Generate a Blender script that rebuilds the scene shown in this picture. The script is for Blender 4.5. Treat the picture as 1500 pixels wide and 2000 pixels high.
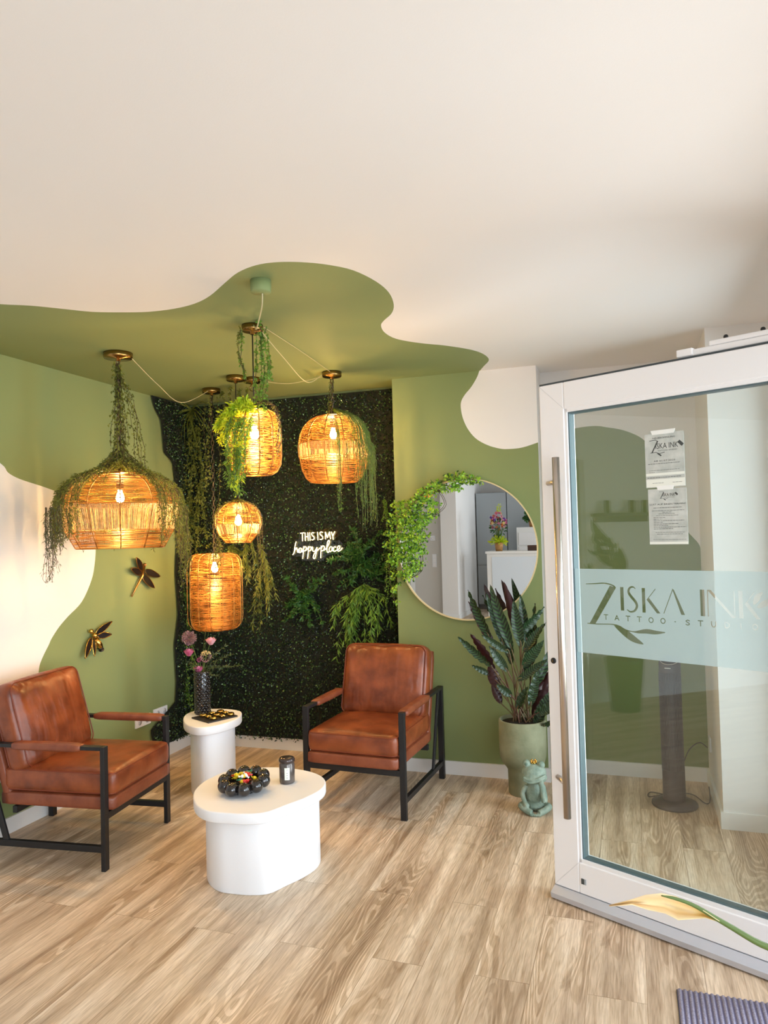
import bpy, bmesh, math, random
from mathutils import Vector, Matrix, Quaternion
from mathutils.geometry import delaunay_2d_cdt
random.seed(7)
PI = math.pi
SC = bpy.context.scene
COL = SC.collection
for o in list(bpy.data.objects): bpy.data.objects.remove(o)

# ------------------------------------------------------------------ camera
EYE = Vector((0, 0, 1.55)); FPX = 1426.7
YAW, PITCH, ROLL = .3244, .0308, .0258
_f = Vector((-math.sin(YAW)*math.cos(PITCH), math.cos(YAW)*math.cos(PITCH), math.sin(PITCH)))
_r0 = Vector((math.cos(YAW), math.sin(YAW), 0)); _d0 = -_r0.cross(_f)
_r = math.cos(ROLL)*_r0 + math.sin(ROLL)*_d0
_d = -math.sin(ROLL)*_r0 + math.cos(ROLL)*_d0
cam = bpy.data.cameras.new('camera'); co = bpy.data.objects.new('camera', cam); COL.objects.link(co)
mw = Matrix.Identity(4)
for i in range(3):
    mw[i][0] = _r[i]; mw[i][1] = -_d[i]; mw[i][2] = -_f[i]; mw[i][3] = EYE[i]
co.matrix_world = mw
cam.sensor_fit = 'VERTICAL'; cam.sensor_height = 24; cam.lens = FPX/2000*24
cam.clip_start = .02; cam.clip_end = 100
SC.camera = co

def ray(u, v): return _r*(u-750) + _d*(v-1000) + _f*FPX
def at_y(u, v, y): d = ray(u, v); return EYE + d*(y/d.y)
def at_x(u, v, x): d = ray(u, v); return EYE + d*(x/d.x)
def at_z(u, v, z): d = ray(u, v); return EYE + d*((z-EYE.z)/d.z)

# ------------------------------------------------------------------ light
W = bpy.data.worlds.new('sky'); SC.world = W; W.use_nodes = True
bg = W.node_tree.nodes['Background']; bg.inputs[0].default_value = (.86, .93, 1, 1); bg.inputs[1].default_value = 1.6
def area(name, loc, rot, sx, sy, energy, col=(1, 1, 1)):
    l = bpy.data.lights.new(name, 'AREA'); l.shape = 'RECTANGLE'; l.size = sx; l.size_y = sy
    l.energy = energy; l.color = col
    o = bpy.data.objects.new(name, l); COL.objects.link(o); o.location = loc; o.rotation_euler = rot
    return o
# daylight through the shop front on the right, the open doorway and the windows of the rear half
def area_to(name, loc, to, sx, sy, energy, col):
    o = area(name, loc, (0, 0, 0), sx, sy, energy, col)
    o.rotation_euler = (Vector(to)-Vector(loc)).to_track_quat('-Z', 'Y').to_euler(); return o
FA = Vector((.72, 1.4)); FB = Vector((3.6, -2.0)); FN = Vector((-.763, .646))   # unseen shop front, slant shaped to send daylight forward: ends and inward normal
_m = (FA+FB)/2-FN*.55
area_to('daylight_shopfront', (_m.x, _m.y, 1.4), (_m.x+FN.x, _m.y+FN.y, 1.36), 4.2, 2.4, 150, (.78, .89, 1))
area_to('daylight_doorway', (1.3, 2.15, 1.25), (0, 2.15, 1.2), 1.1, 2.1, 26, (.78, .89, 1))
area_to('daylight_sidelight', (1.35, 3.4, 1.3), (0, 3.4, 1.3), 1.2, 2.3, 85, (.80, .92, 1))
area_to('daylight_rear', (4.2, -4.0, 1.4), (0, -4.0, 1.4), 3.6, 2.4, 270, (.78, .89, 1))
SC.view_settings.view_transform = 'Standard'; SC.view_settings.look = 'None'
SC.view_settings.exposure = -.12; SC.view_settings.gamma = 1
SC.view_settings.use_curve_mapping = False

# ------------------------------------------------------------------ materials
def lin(c): return tuple(((x/255)/12.92 if x/255 <= .04045 else ((x/255+.055)/1.055)**2.4) for x in c)
def mat(name, col, rough=.5, metal=0, noise=None, nscale=8, nstretch=(1, 1, 1), bump=0, bscale=60, emit=None, estr=0,
        trans=0, spec=.5, coat=0, sheen=0, detail=4, alpha=1):
    m = bpy.data.materials.new(name); m.use_nodes = True; N = m.node_tree.nodes; L = m.node_tree.links
    b = N['Principled BSDF']; out = N['Material Output']
    b.inputs['Base Color'].default_value = (*col, 1); b.inputs['Roughness'].default_value = rough
    b.inputs['Metallic'].default_value = metal; b.inputs['Specular IOR Level'].default_value = spec
    b.inputs['Coat Weight'].default_value = coat; b.inputs['Alpha'].default_value = alpha
    if emit: b.inputs['Emission Color'].default_value = (*emit, 1); b.inputs['Emission Strength'].default_value = estr
    tc = N.new('ShaderNodeTexCoord')
    if noise:
        mp = N.new('ShaderNodeMapping'); mp.inputs['Scale'].default_value = nstretch
        L.new(tc.outputs['Object'], mp.inputs[0])
        n = N.new('ShaderNodeTexNoise'); n.inputs['Scale'].default_value = nscale; n.inputs['Detail'].default_value = detail
        L.new(mp.outputs[0], n.inputs['Vector'])
        r = N.new('ShaderNodeValToRGB'); r.color_ramp.elements[0].position = .32; r.color_ramp.elements[1].position = .68
        r.color_ramp.elements[0].color = (*noise, 1); r.color_ramp.elements[1].color = (*col, 1)
        L.new(n.outputs[0], r.inputs[0]); L.new(r.outputs[0], b.inputs['Base Color'])
    if bump:
        n2 = N.new('ShaderNodeTexNoise'); n2.inputs['Scale'].default_value = bscale; n2.inputs['Detail'].default_value = 3
        L.new(tc.outputs['Object'], n2.inputs['Vector'])
        bp = N.new('ShaderNodeBump'); bp.inputs['Strength'].default_value = bump; bp.inputs['Distance'].default_value = .01
        L.new(n2.outputs[0], bp.inputs['Height']); L.new(bp.outputs[0], b.inputs['Normal'])
    if trans:
        t = N.new('ShaderNodeBsdfTranslucent'); mx = N.new('ShaderNodeMixShader'); mx.inputs[0].default_value = trans
        if noise: L.new(r.outputs[0], t.inputs[0])
        else: t.inputs[0].default_value = (*col, 1)
        L.new(b.outputs[0], mx.inputs[1]); L.new(t.outputs[0], mx.inputs[2]); L.new(mx.outputs[0], out.inputs[0])
    return m

GREEN = mat('green paint', lin((130, 143, 92)), .75, bump=.03, bscale=250)
WHITE = mat('white paint', lin((233, 229, 225)), .8, bump=.03, bscale=250)
TRIM = mat('white trim', lin((236, 235, 232)), .45)
GREYW = mat('warm grey paint', lin((205, 200, 192)), .8)
PVC = mat('white door plastic', lin((240, 238, 238)), .3)
GASK = mat('dark rubber gasket', lin((60, 68, 72)), .5)
STEEL = mat('brushed steel', lin((205, 195, 185)), .28, 1)
BLACKM = mat('black metal', (.012, .012, .013), .42, spec=.4)
LEATH = mat('cognac leather', lin((148, 76, 40)), .36, noise=lin((104, 46, 21)), nscale=9, bump=.35, bscale=26, detail=8)
PIPE = mat('leather piping', lin((120, 50, 24)), .45)
TABLEW = mat('white table', lin((238, 238, 240)), .55, bump=.05, bscale=300)
GOLDW = mat('golden wire', lin((208, 152, 76)), .45, .72, noise=lin((132, 84, 36)), nscale=3, nstretch=(1, 1, 12))
THREAD = mat('raffia thread', lin((232, 206, 150)), .5, .1, noise=lin((186, 148, 92)), nscale=60, trans=.25)
BRASS = mat('antique brass', lin((150, 120, 70)), .25, 1)
def bulb_mat(p): return mat('warm bulb', (1, .7, .3), .3, emit=(1, .60, .22), estr=p*98)
SOCK = mat('lamp socket', lin((50, 42, 32)), .4)
CORDW = mat('pale cord', lin((190, 180, 140)), .5)
CHAINM = mat('bronze chain', lin((120, 104, 84)), .3, 1)
BOXLEAF = mat('boxwood leaf', lin((36, 62, 28)), .3, noise=lin((10, 22, 8)), nscale=40, spec=.6)
BACKING = mat('dark mat backing', lin((14, 20, 10)), .9)
STEMG = mat('green stem', lin((84, 104, 44)), .6)
STEMB = mat('brown stem', lin((70, 52, 34)), .7)
VLIME = mat('lime foliage', lin((226, 226, 44)), .45, noise=lin((170, 206, 40)), nscale=25, trans=.35)
VMID = mat('mid green foliage', lin((132, 172, 62)), .45, noise=lin((84, 124, 42)), nscale=25, trans=.3)
VOLIVE = mat('olive foliage', lin((134, 142, 56)), .5, noise=lin((86, 96, 36)), nscale=25, trans=.3)
VDARK = mat('dark foliage', lin((66, 116, 48)), .4, noise=lin((38, 76, 30)), nscale=25, trans=.2)
VDRAPE = mat('dark olive foliage', lin((126, 132, 48)), .5, noise=lin((74, 82, 28)), nscale=25, trans=.25)
VGREY = mat('grey green foliage', lin((96, 110, 74)), .5, noise=lin((64, 78, 50)), nscale=25, trans=.25)
IVY = mat('ivy leaf', lin((190, 222, 66)), .4, noise=lin((110, 176, 52)), nscale=18, trans=.3)
GLOSSB = mat('glossy black ceramic', (.012, .010, .010), .08, coat=.6)
GREENPOT = mat('green glazed pot', lin((44, 104, 56)), .3)
CONC = mat('sage concrete', lin((150, 152, 122)), .8, noise=lin((118, 122, 92)), nscale=7, bump=.15, bscale=60)
SOIL = mat('potting soil', lin((34, 26, 20)), .95, bump=.5, bscale=80)
FROGM = mat('mint stone', lin((152, 168, 152)), .7, noise=lin((116, 138, 124)), nscale=25, bump=.3, bscale=120)
GOLD = mat('polished gold', lin((216, 172, 88)), .2, 1)
DARKGOLD = mat('aged gold', lin((170, 128, 78)), .3, 1)
DARKWING = mat('dark enamel', (.01, .008, .008), .3)
PLASTG = mat('dark grey plastic', lin((62, 58, 60)), .45)
SOCKET = mat('white socket plastic', lin((235, 235, 238)), .35)
PAPER = mat('grey marbled paper', lin((205, 208, 202)), .8, noise=lin((178, 184, 178)), nscale=22)
PAPERW = mat('white paper', lin((235, 238, 228)), .8)
INKM = mat('printed ink', lin((70, 74, 72)), .8)
TAPE = mat('white tape', lin((240, 242, 238)), .6)
GREYCAB = mat('grey cabinet', lin((166, 172, 176)), .5)
CREAM = mat('cream mirror frame', lin((226, 208, 160)), .35, .4)
NEON = mat('neon tube', (1, .9, .6), .3, emit=(1, .78, .36), estr=5)
PINK = mat('pink petal', lin((232, 150, 182)), .6, noise=lin((205, 92, 140)), nscale=40, trans=.3)
PINKL = mat('pale pink petal', lin((240, 196, 206)), .6, noise=lin((222, 160, 178)), nscale=40, trans=.3)
ALLI = mat('mauve allium', lin((190, 158, 150)), .7, noise=lin((118, 62, 84)), nscale=60)
PURP = mat('mauve bloom', lin((150, 74, 110)), .7)
RED = mat('red wrapper', lin((206, 40, 34)), .3); YEL = mat('yellow wrapper', lin((236, 206, 40)), .3)
GRN = mat('green wrapper', lin((40, 120, 84)), .3); WRP = mat('white wrapper', lin((235, 235, 230)), .3)
ORG = mat('orange petal', lin((226, 120, 60)), .6); PURPV = mat('violet petal', lin((120, 70, 170)), .6); CRM = mat('cream petal', lin((236, 214, 150)), .6)
WOODPOT = mat('wooden pot', lin((190, 140, 80)), .6, noise=lin((150, 104, 56)), nscale=10, nstretch=(1, 1, 8))
YLEAF = mat('faded yellow leaf', lin((250, 236, 180)), .6, noise=lin((250, 226, 186)), nscale=9, trans=.4)
CANDLE = mat('smoked glass', lin((112, 104, 100)), .18, .3, noise=lin((82, 74, 70)), nscale=30)

def glass_mat(name, tint, refl, rough=0):
    m = bpy.data.materials.new(name); m.use_nodes = True; N = m.node_tree.nodes; L = m.node_tree.links
    N.remove(N['Principled BSDF']); out = N['Material Output']
    t = N.new('ShaderNodeBsdfTransparent'); t.inputs[0].default_value = (*tint, 1)
    g = N.new('ShaderNodeBsdfGlossy'); g.inputs['Roughness'].default_value = rough
    fr = N.new('ShaderNodeFresnel'); fr.inputs[0].default_value = refl
    mx = N.new('ShaderNodeMixShader'); L.new(fr.outputs[0], mx.inputs[0])
    L.new(t.outputs[0], mx.inputs[1]); L.new(g.outputs[0], mx.inputs[2]); L.new(mx.outputs[0], out.inputs[0])
    return m
PANE = glass_mat('door glass', (.93, .97, .955), 1.75)
WPANE = glass_mat('window glass', (.97, .98, .98), 1.45)
ACRYL = glass_mat('clear acrylic', (.93, .93, .9), 1.45)
def frost():
    m = bpy.data.materials.new('frosted film'); m.use_nodes = True; N = m.node_tree.nodes; L = m.node_tree.links
    N.remove(N['Principled BSDF']); out = N['Material Output']
    t = N.new('ShaderNodeBsdfTransparent'); t.inputs[0].default_value = (.93, .97, .96, 1)
    d = N.new('ShaderNodeBsdfDiffuse'); d.inputs[0].default_value = (.54, .61, .61, 1)
    tl = N.new('ShaderNodeBsdfTranslucent'); tl.inputs[0].default_value = (.54, .61, .61, 1)
    a = N.new('ShaderNodeMixShader'); a.inputs[0].default_value = .5
    b = N.new('ShaderNodeMixShader'); b.inputs[0].default_value = .64
    L.new(d.outputs[0], a.inputs[1]); L.new(tl.outputs[0], a.inputs[2])
    L.new(t.outputs[0], b.inputs[1]); L.new(a.outputs[0], b.inputs[2]); L.new(b.outputs[0], out.inputs[0])
    return m
FROST = frost()
def mirror_mat():
    m = bpy.data.materials.new('mirror glass'); m.use_nodes = True; b = m.node_tree.nodes['Principled BSDF']
    b.inputs['Base Color'].default_value = (.93, .94, .93, 1); b.inputs['Metallic'].default_value = 1; b.inputs['Roughness'].default_value = .0
    return m
MIRR = mirror_mat()
def floor_mat():
    m = bpy.data.materials.new('oak laminate'); m.use_nodes = True; N = m.node_tree.nodes; L = m.node_tree.links
    b = N['Principled BSDF']; tc = N.new('ShaderNodeTexCoord')
    mp = N.new('ShaderNodeMapping'); mp.inputs['Rotation'].default_value = (0, 0, PI/2)
    L.new(tc.outputs['Object'], mp.inputs[0])
    br = N.new('ShaderNodeTexBrick'); L.new(mp.outputs[0], br.inputs[0])
    br.inputs['Scale'].default_value = 1; br.inputs['Brick Width'].default_value = 1.28; br.inputs['Row Height'].default_value = .19
    br.inputs['Mortar Size'].default_value = .0012; br.inputs['Mortar Smooth'].default_value = .2; br.offset = .37; br.offset_frequency = 2
    br.inputs['Color1'].default_value = (0, 0, 0, 1); br.inputs['Color2'].default_value = (1, 1, 1, 1); br.inputs['Mortar'].default_value = (.5, .5, .5, 1)
    # offset the grain per plank
    vm = N.new('ShaderNodeVectorMath'); vm.operation = 'MULTIPLY_ADD'; vm.inputs[1].default_value = (3.1, 7.7, 0)
    L.new(br.outputs['Color'], vm.inputs[0]); L.new(tc.outputs['Object'], vm.inputs[2])
    mp2 = N.new('ShaderNodeMapping'); mp2.inputs['Scale'].default_value = (1, .06, 1); L.new(vm.outputs[0], mp2.inputs[0])
    # cathedral rings: distorted bands
    n1 = N.new('ShaderNodeTexNoise'); n1.inputs['Scale'].default_value = 7; n1.inputs['Detail'].default_value = 2; L.new(mp2.outputs[0], n1.inputs[0])
    mul = N.new('ShaderNodeMath'); mul.operation = 'MULTIPLY'; mul.inputs[1].default_value = 48; L.new(n1.outputs[0], mul.inputs[0])
    sn = N.new('ShaderNodeMath'); sn.operation = 'SINE'; L.new(mul.outputs[0], sn.inputs[0])
    ab = N.new('ShaderNodeMath'); ab.operation = 'ABSOLUTE'; L.new(sn.outputs[0], ab.inputs[0])
    n2 = N.new('ShaderNodeTexNoise'); n2.inputs['Scale'].default_value = 190; n2.inputs['Detail'].default_value = 5; L.new(mp2.outputs[0], n2.inputs[0])
    n3 = N.new('ShaderNodeTexNoise'); n3.inputs['Scale'].default_value = 14; n3.inputs['Detail'].default_value = 5; L.new(mp2.outputs[0], n3.inputs[0])
    r1 = N.new('ShaderNodeValToRGB'); e = r1.color_ramp.elements
    e[0].position = .30; e[0].color = (*lin((174, 150, 126)), 1); e[1].position = .66; e[1].color = (*lin((242, 224, 202)), 1)
    k = e.new(.5); k.color = (*lin((218, 196, 170)), 1)
    L.new(n3.outputs[0], r1.inputs[0])
    def mix(fac, a, bcol, t='MULTIPLY'):
        x = N.new('ShaderNodeMix'); x.data_type = 'RGBA'; x.blend_type = t
        if isinstance(fac, float): x.inputs[0].default_value = fac
        else: L.new(fac, x.inputs[0])
        L.new(a, x.inputs[6])
        if isinstance(bcol, tuple): x.inputs[7].default_value = bcol
        else: L.new(bcol, x.inputs[7])
        return x.outputs[2]
    r2 = N.new('ShaderNodeValToRGB'); r2.color_ramp.elements[0].position = .0; r2.color_ramp.elements[0].color = (.76, .71, .64, 1)
    r2.color_ramp.elements[1].position = .35; r2.color_ramp.elements[1].color = (1, 1, 1, 1); L.new(ab.outputs[0], r2.inputs[0])
    c = mix(.75, r1.outputs[0], r2.outputs[0])
    r3 = N.new('ShaderNodeValToRGB'); r3.color_ramp.elements[0].position = .35; r3.color_ramp.elements[0].color = (.76, .71, .65, 1)
    r3.color_ramp.elements[1].position = .6; r3.color_ramp.elements[1].color = (1.05, 1.04, 1.02, 1); L.new(n2.outputs[0], r3.inputs[0])
    c = mix(.8, c, r3.outputs[0])
    mp3 = N.new('ShaderNodeMapping'); mp3.inputs['Scale'].default_value = (1, .14, 1); L.new(vm.outputs[0], mp3.inputs[0])
    n4 = N.new('ShaderNodeTexNoise'); n4.inputs['Scale'].default_value = 6; n4.inputs['Detail'].default_value = 1.5; n4.inputs['Distortion'].default_value = .3; L.new(mp3.outputs[0], n4.inputs[0])
    m4 = N.new('ShaderNodeMath'); m4.operation = 'MULTIPLY'; m4.inputs[1].default_value = 170; L.new(n4.outputs[0], m4.inputs[0])
    s4 = N.new('ShaderNodeMath'); s4.operation = 'SINE'; L.new(m4.outputs[0], s4.inputs[0])
    q4 = N.new('ShaderNodeValToRGB'); q4.color_ramp.elements[0].position = .1; q4.color_ramp.elements[0].color = (.70, .63, .55, 1); q4.color_ramp.elements[1].position = .55; q4.color_ramp.elements[1].color = (1.04, 1.03, 1.02, 1)
    L.new(s4.outputs[0], q4.inputs[0])
    n5 = N.new('ShaderNodeTexNoise'); n5.inputs['Scale'].default_value = 5; n5.inputs['Detail'].default_value = 2; L.new(mp3.outputs[0], n5.inputs[0])
    q5 = N.new('ShaderNodeValToRGB'); q5.color_ramp.elements[0].position = .50; q5.color_ramp.elements[0].color = (0, 0, 0, 1); q5.color_ramp.elements[1].position = .60; q5.color_ramp.elements[1].color = (.8, .8, .8, 1)
    L.new(n5.outputs[0], q5.inputs[0]); c = mix(q5.outputs[0], c, q4.outputs[0])
    mp6 = N.new('ShaderNodeMapping'); mp6.inputs['Scale'].default_value = (1, .3, 1); L.new(vm.outputs[0], mp6.inputs[0])
    n6 = N.new('ShaderNodeTexNoise'); n6.inputs['Scale'].default_value = 11; n6.inputs['Detail'].default_value = 6; n6.inputs['Distortion'].default_value = 1.2; L.new(mp6.outputs[0], n6.inputs[0])
    q6 = N.new('ShaderNodeValToRGB'); q6.color_ramp.elements[0].position = .29; q6.color_ramp.elements[0].color = (.5, .42, .33, 1); q6.color_ramp.elements[1].position = .37; q6.color_ramp.elements[1].color = (1, 1, 1, 1)
    L.new(n6.outputs[0], q6.inputs[0]); c = mix(.4, c, q6.outputs[0])
    r4 = N.new('ShaderNodeValToRGB'); r4.color_ramp.elements[0].color = (.90, .89, .88, 1); r4.color_ramp.elements[1].color = (1.06, 1.06, 1.06, 1)
    L.new(br.outputs['Color'], r4.inputs[0]); c = mix(.9, c, r4.outputs[0])
    c = mix(br.outputs['Fac'], c, (.62, .57, .5, 1))
    L.new(c, b.inputs['Base Color']); b.inputs['Roughness'].default_value = .42
    bp = N.new('ShaderNodeBump'); bp.inputs['Strength'].default_value = .08; bp.inputs['Distance'].default_value = .002
    L.new(n2.outputs[0], bp.inputs['Height']); L.new(bp.outputs[0], b.inputs['Normal'])
    return m
FLOORM = floor_mat()

# ------------------------------------------------------------------ mesh helpers
class MB:
    def __init__(s): s.v = []; s.f = []; s.m = []; s.sm = []
    def add(s, vs, fs, m=0, smooth=True):
        n = len(s.v); s.v.extend([tuple(p) for p in vs])
        for f in fs: s.f.append([i+n for i in f]); s.m.append(m); s.sm.append(smooth)
        return s
    def box(s, a, b, m=0):
        x0, y0, z0 = a; x1, y1, z1 = b
        return s.add([(x0, y0, z0), (x1, y0, z0), (x1, y1, z0), (x0, y1, z0), (x0, y0, z1), (x1, y0, z1), (x1, y1, z1), (x0, y1, z1)],
                     [(0, 3, 2, 1), (4, 5, 6, 7), (0, 1, 5, 4), (1, 2, 6, 5), (2, 3, 7, 6), (3, 0, 4, 7)], m, False)
    def bar(s, p, q, w, h, m=0, up=(0, 0, 1)):
        p = Vector(p); q = Vector(q); d = (q-p).normalized(); x = d.cross(Vector(up))
        if x.length < 1e-4: x = d.cross(Vector((1, 0, 0)))
        x.normalize(); y = x.cross(d)
        vs = [c+x*w/2*a+y*h/2*b for c in (p, q) for a, b in ((-1, -1), (1, -1), (1, 1), (-1, 1))]
        return s.add(vs, [(0, 3, 2, 1), (4, 5, 6, 7), (0, 1, 5, 4), (1, 2, 6, 5), (2, 3, 7, 6), (3, 0, 4, 7)], m, False)
    def tube(s, pts, r, seg=8, m=0, closed=False, caps=True):
        pts = [Vector(p) for p in pts]; n = len(pts); vs = []
        prev = None
        for i, p in enumerate(pts):
            if closed: d = pts[(i+1) % n]-pts[i-1]
            else: d = pts[min(i+1, n-1)]-pts[max(i-1, 0)]
            if d.length < 1e-9: d = Vector((0, 0, 1))
            d.normalize()
            if prev is None:
                a = d.cross(Vector((0, 0, 1)));
                if a.length < .05: a = d.cross(Vector((0, 1, 0)))
            else: a = prev-d*prev.dot(d)
            a.normalize(); prev = a; b = d.cross(a)
            rr = r[i] if isinstance(r, (list, tuple)) else r
            for k in range(seg): t = 2*PI*k/seg; vs.append(p+(a*math.cos(t)+b*math.sin(t))*rr)
        fs = []
        for i in range(n if closed else n-1):
            j = (i+1) % n
            for k in range(seg): fs.append((i*seg+k, i*seg+(k+1) % seg, j*seg+(k+1) % seg, j*seg+k))
        if caps and not closed: fs.append(list(range(seg))[::-1]); fs.append([(n-1)*seg+k for k in range(seg)])
        return s.add(vs, fs, m)
    def lathe(s, prof, seg=32, m=0, c=(0, 0, 0), smooth=True):
        vs = []; fs = []
        for r, z in prof:
            for k in range(seg): t = 2*PI*k/seg; vs.append((c[0]+r*math.cos(t), c[1]+r*math.sin(t), c[2]+z))
        for i in range(len(prof)-1):
            for k in range(seg): fs.append((i*seg+k, i*seg+(k+1) % seg, (i+1)*seg+(k+1) % seg, (i+1)*seg+k))
        if prof[0][0] > 1e-5: fs.append(list(range(seg))[::-1])
        if prof[-1][0] > 1e-5: fs.append([(len(prof)-1)*seg+k for k in range(seg)])
        return s.add(vs, fs, m, smooth)
    def ell(s, c, r, seg=16, rings=10, m=0, rot=None):
        vs = []; fs = []; c = Vector(c)
        if not isinstance(r, (tuple, list)): r = (r, r, r)
        for i in range(rings+1):
            a = PI*i/rings
            for k in range(seg):
                t = 2*PI*k/seg; p = Vector((r[0]*math.sin(a)*math.cos(t), r[1]*math.sin(a)*math.sin(t), r[2]*math.cos(a)))
                if rot: p = rot @ p
                vs.append(c+p)
        for i in range(rings):
            for k in range(seg): fs.append((i*seg+k, (i+1)*seg+k, (i+1)*seg+(k+1) % seg, i*seg+(k+1) % seg))
        return s.add(vs, fs, m)
    def leaf(s, p, d, up, L, w, m=0, fold=.15):
        d = Vector(d).normalized(); x = d.cross(Vector(up))
        if x.length < 1e-3: x = d.cross(Vector((1, .3, .2)))
        x.normalize(); n = x.cross(d); p = Vector(p)
        mid = p+d*L*.45+n*(-fold*w)
        k = len(s.v)
        s.v.extend([tuple(p), tuple(p+d*L*.42+x*w/2), tuple(p+d*L), tuple(p+d*L*.42-x*w/2), tuple(mid)])
        s.f.append([k, k+1, k+4]); s.f.append([k+1, k+2, k+4]); s.f.append([k+2, k+3, k+4]); s.f.append([k+3, k, k+4])
        s.m += [m]*4; s.sm += [False]*4
    def dia(s, p, d, up, L, w, m=0):
        d = Vector(d).normalized(); x = d.cross(Vector(up))
        if x.length < 1e-3: x = d.cross(Vector((1, .3, .2)))
        x.normalize(); p = Vector(p); k = len(s.v)
        s.v.extend([tuple(p), tuple(p+d*L*.45+x*w/2), tuple(p+d*L), tuple(p+d*L*.45-x*w/2)])
        s.f.append([k, k+1, k+2, k+3]); s.m.append(m); s.sm.append(False)
    def extr(s, outline, z0, z1, m=0, bev=0, smooth=False):
        n = len(outline); rings = []
        cx = sum(p[0] for p in outline)/n; cy = sum(p[1] for p in outline)/n
        def ring(off, z):
            out = []
            for i in range(n):
                p = Vector(outline[i]); a = Vector(outline[i-1]); b = Vector(outline[(i+1) % n]); t = (b-a).normalized()
                nn = Vector((t.y, -t.x))
                q = p-nn*off; out.append((q.x, q.y, z))
            return out
        if bev:
            st = [(bev, z0), (bev*.3, z0+bev*.3), (0, z0+bev), (0, z1-bev), (bev*.3, z1-bev*.3), (bev, z1)]
        else: st = [(0, z0), (0, z1)]
        vs = []
        for o_, z in st: vs += ring(o_, z)
        fs = [list(range(n))[::-1], [(len(st)-1)*n+i for i in range(n)]]
        s.add(vs, fs, m, False)
        k = len(s.v)-len(vs)
        for j in range(len(st)-1):
            for i in range(n):
                s.f.append([k+j*n+i, k+j*n+(i+1) % n, k+(j+1)*n+(i+1) % n, k+(j+1)*n+i]); s.m.append(m); s.sm.append(True)
        return s
    def build(s, name, mats, parent=None, loc=None, rot=None):
        me = bpy.data.meshes.new(name); me.from_pydata(s.v, [], s.f)
        if not isinstance(mats, (list, tuple)): mats = [mats]
        for x in mats: me.materials.append(x)
        me.polygons.foreach_set('material_index', s.m); me.polygons.foreach_set('use_smooth', s.sm); me.update()
        o = bpy.data.objects.new(name, me); COL.objects.link(o)
        if parent: o.parent = parent
        if loc: o.location = loc
        if rot: o.rotation_euler = rot
        return o
def bevel(o, w=.004, seg=2):
    b = o.modifiers.new('bevel', 'BEVEL'); b.width = w; b.segments = seg; b.limit_method = 'ANGLE'; b.angle_limit = .7
    return o
def catmull(P, n=6, closed=False):
    P = [Vector(p) for p in P]; N = len(P); out = []
    for i in range(N if closed else N-1):
        if closed: a, b, c, d = P[i-1], P[i], P[(i+1) % N], P[(i+2) % N]
        else: a, b, c, d = P[max(i-1, 0)], P[i], P[i+1], P[min(i+2, N-1)]
        for k in range(n):
            t = k/n
            out.append(.5*((2*b)+(c-a)*t+(2*a-5*b+4*c-d)*t*t+(3*b-a-3*c+d)*t**3))
    if not closed: out.append(P[-1])
    return out
def tag(o, label=None, cat=None, group=None, kind=None):
    if label: o['label'] = label
    if cat: o['category'] = cat
    if group: o['group'] = group
    if kind: o['kind'] = kind
    return o
def thing(name, label, cat, loc=(0, 0, 0), rotz=0, group=None):
    o = bpy.data.objects.new(name, None); COL.objects.link(o); o.location = loc; o.rotation_euler = (0, 0, rotz)
    o.empty_display_size = .1
    return tag(o, label, cat, group)
def dup(o, parent=None):
    c = o.copy(); COL.objects.link(c)
    if parent: c.parent = parent
    for ch in list(o.children): dup(ch, c)
    return c
def struct(name, mb, mats, parent=None): o = mb.build(name, mats, parent); o['kind'] = 'structure'; return o
def R(a, b): return random.uniform(a, b)
def rdir():
    z = R(-1, 1); t = R(0, 2*PI); r = math.sqrt(1-z*z); return Vector((r*math.cos(t), r*math.sin(t), z))
def inpoly(x, y, P):
    c = False; j = len(P)-1
    for i in range(len(P)):
        if (P[i][1] > y) != (P[j][1] > y) and x < (P[j][0]-P[i][0])*(y-P[i][1])/(P[j][1]-P[i][1])+P[i][0]: c = not c
        j = i
    return c

# ------------------------------------------------------------------ painted planes
def painted(name, to3, rect, poly, mi, mo, flip=False):
    """a flat wall cut along the painter's curve: inside poly material mi, outside mo"""
    x0, y0, x1, y1 = rect
    vs = [(x0, y0), (x1, y0), (x1, y1), (x0, y1)]+[tuple(p) for p in poly]
    n = len(poly); ed = [(0, 1), (1, 2), (2, 3), (3, 0)]+[(4+i, 4+(i+1) % n) for i in range(n)]
    V, Ed, Fc, _, _, _ = delaunay_2d_cdt([Vector(v) for v in vs], ed, [], 0, 1e-5)
    mb = MB(); mb.v = [tuple(to3(v.x, v.y)) for v in V]
    for f in Fc:
        cx = sum(V[i].x for i in f)/len(f); cy = sum(V[i].y for i in f)/len(f)
        if not (x0 < cx < x1 and y0 < cy < y1): continue
        mb.f.append(list(f)[::-1] if flip else list(f)); mb.m.append(0 if inpoly(cx, cy, poly) else 1); mb.sm.append(False)
    return struct(name, mb, [mi, mo])
def smooth2(P, n=4): return [(p.x, p.y) for p in catmull([(a, b, 0) for a, b in P], n)]

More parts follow.
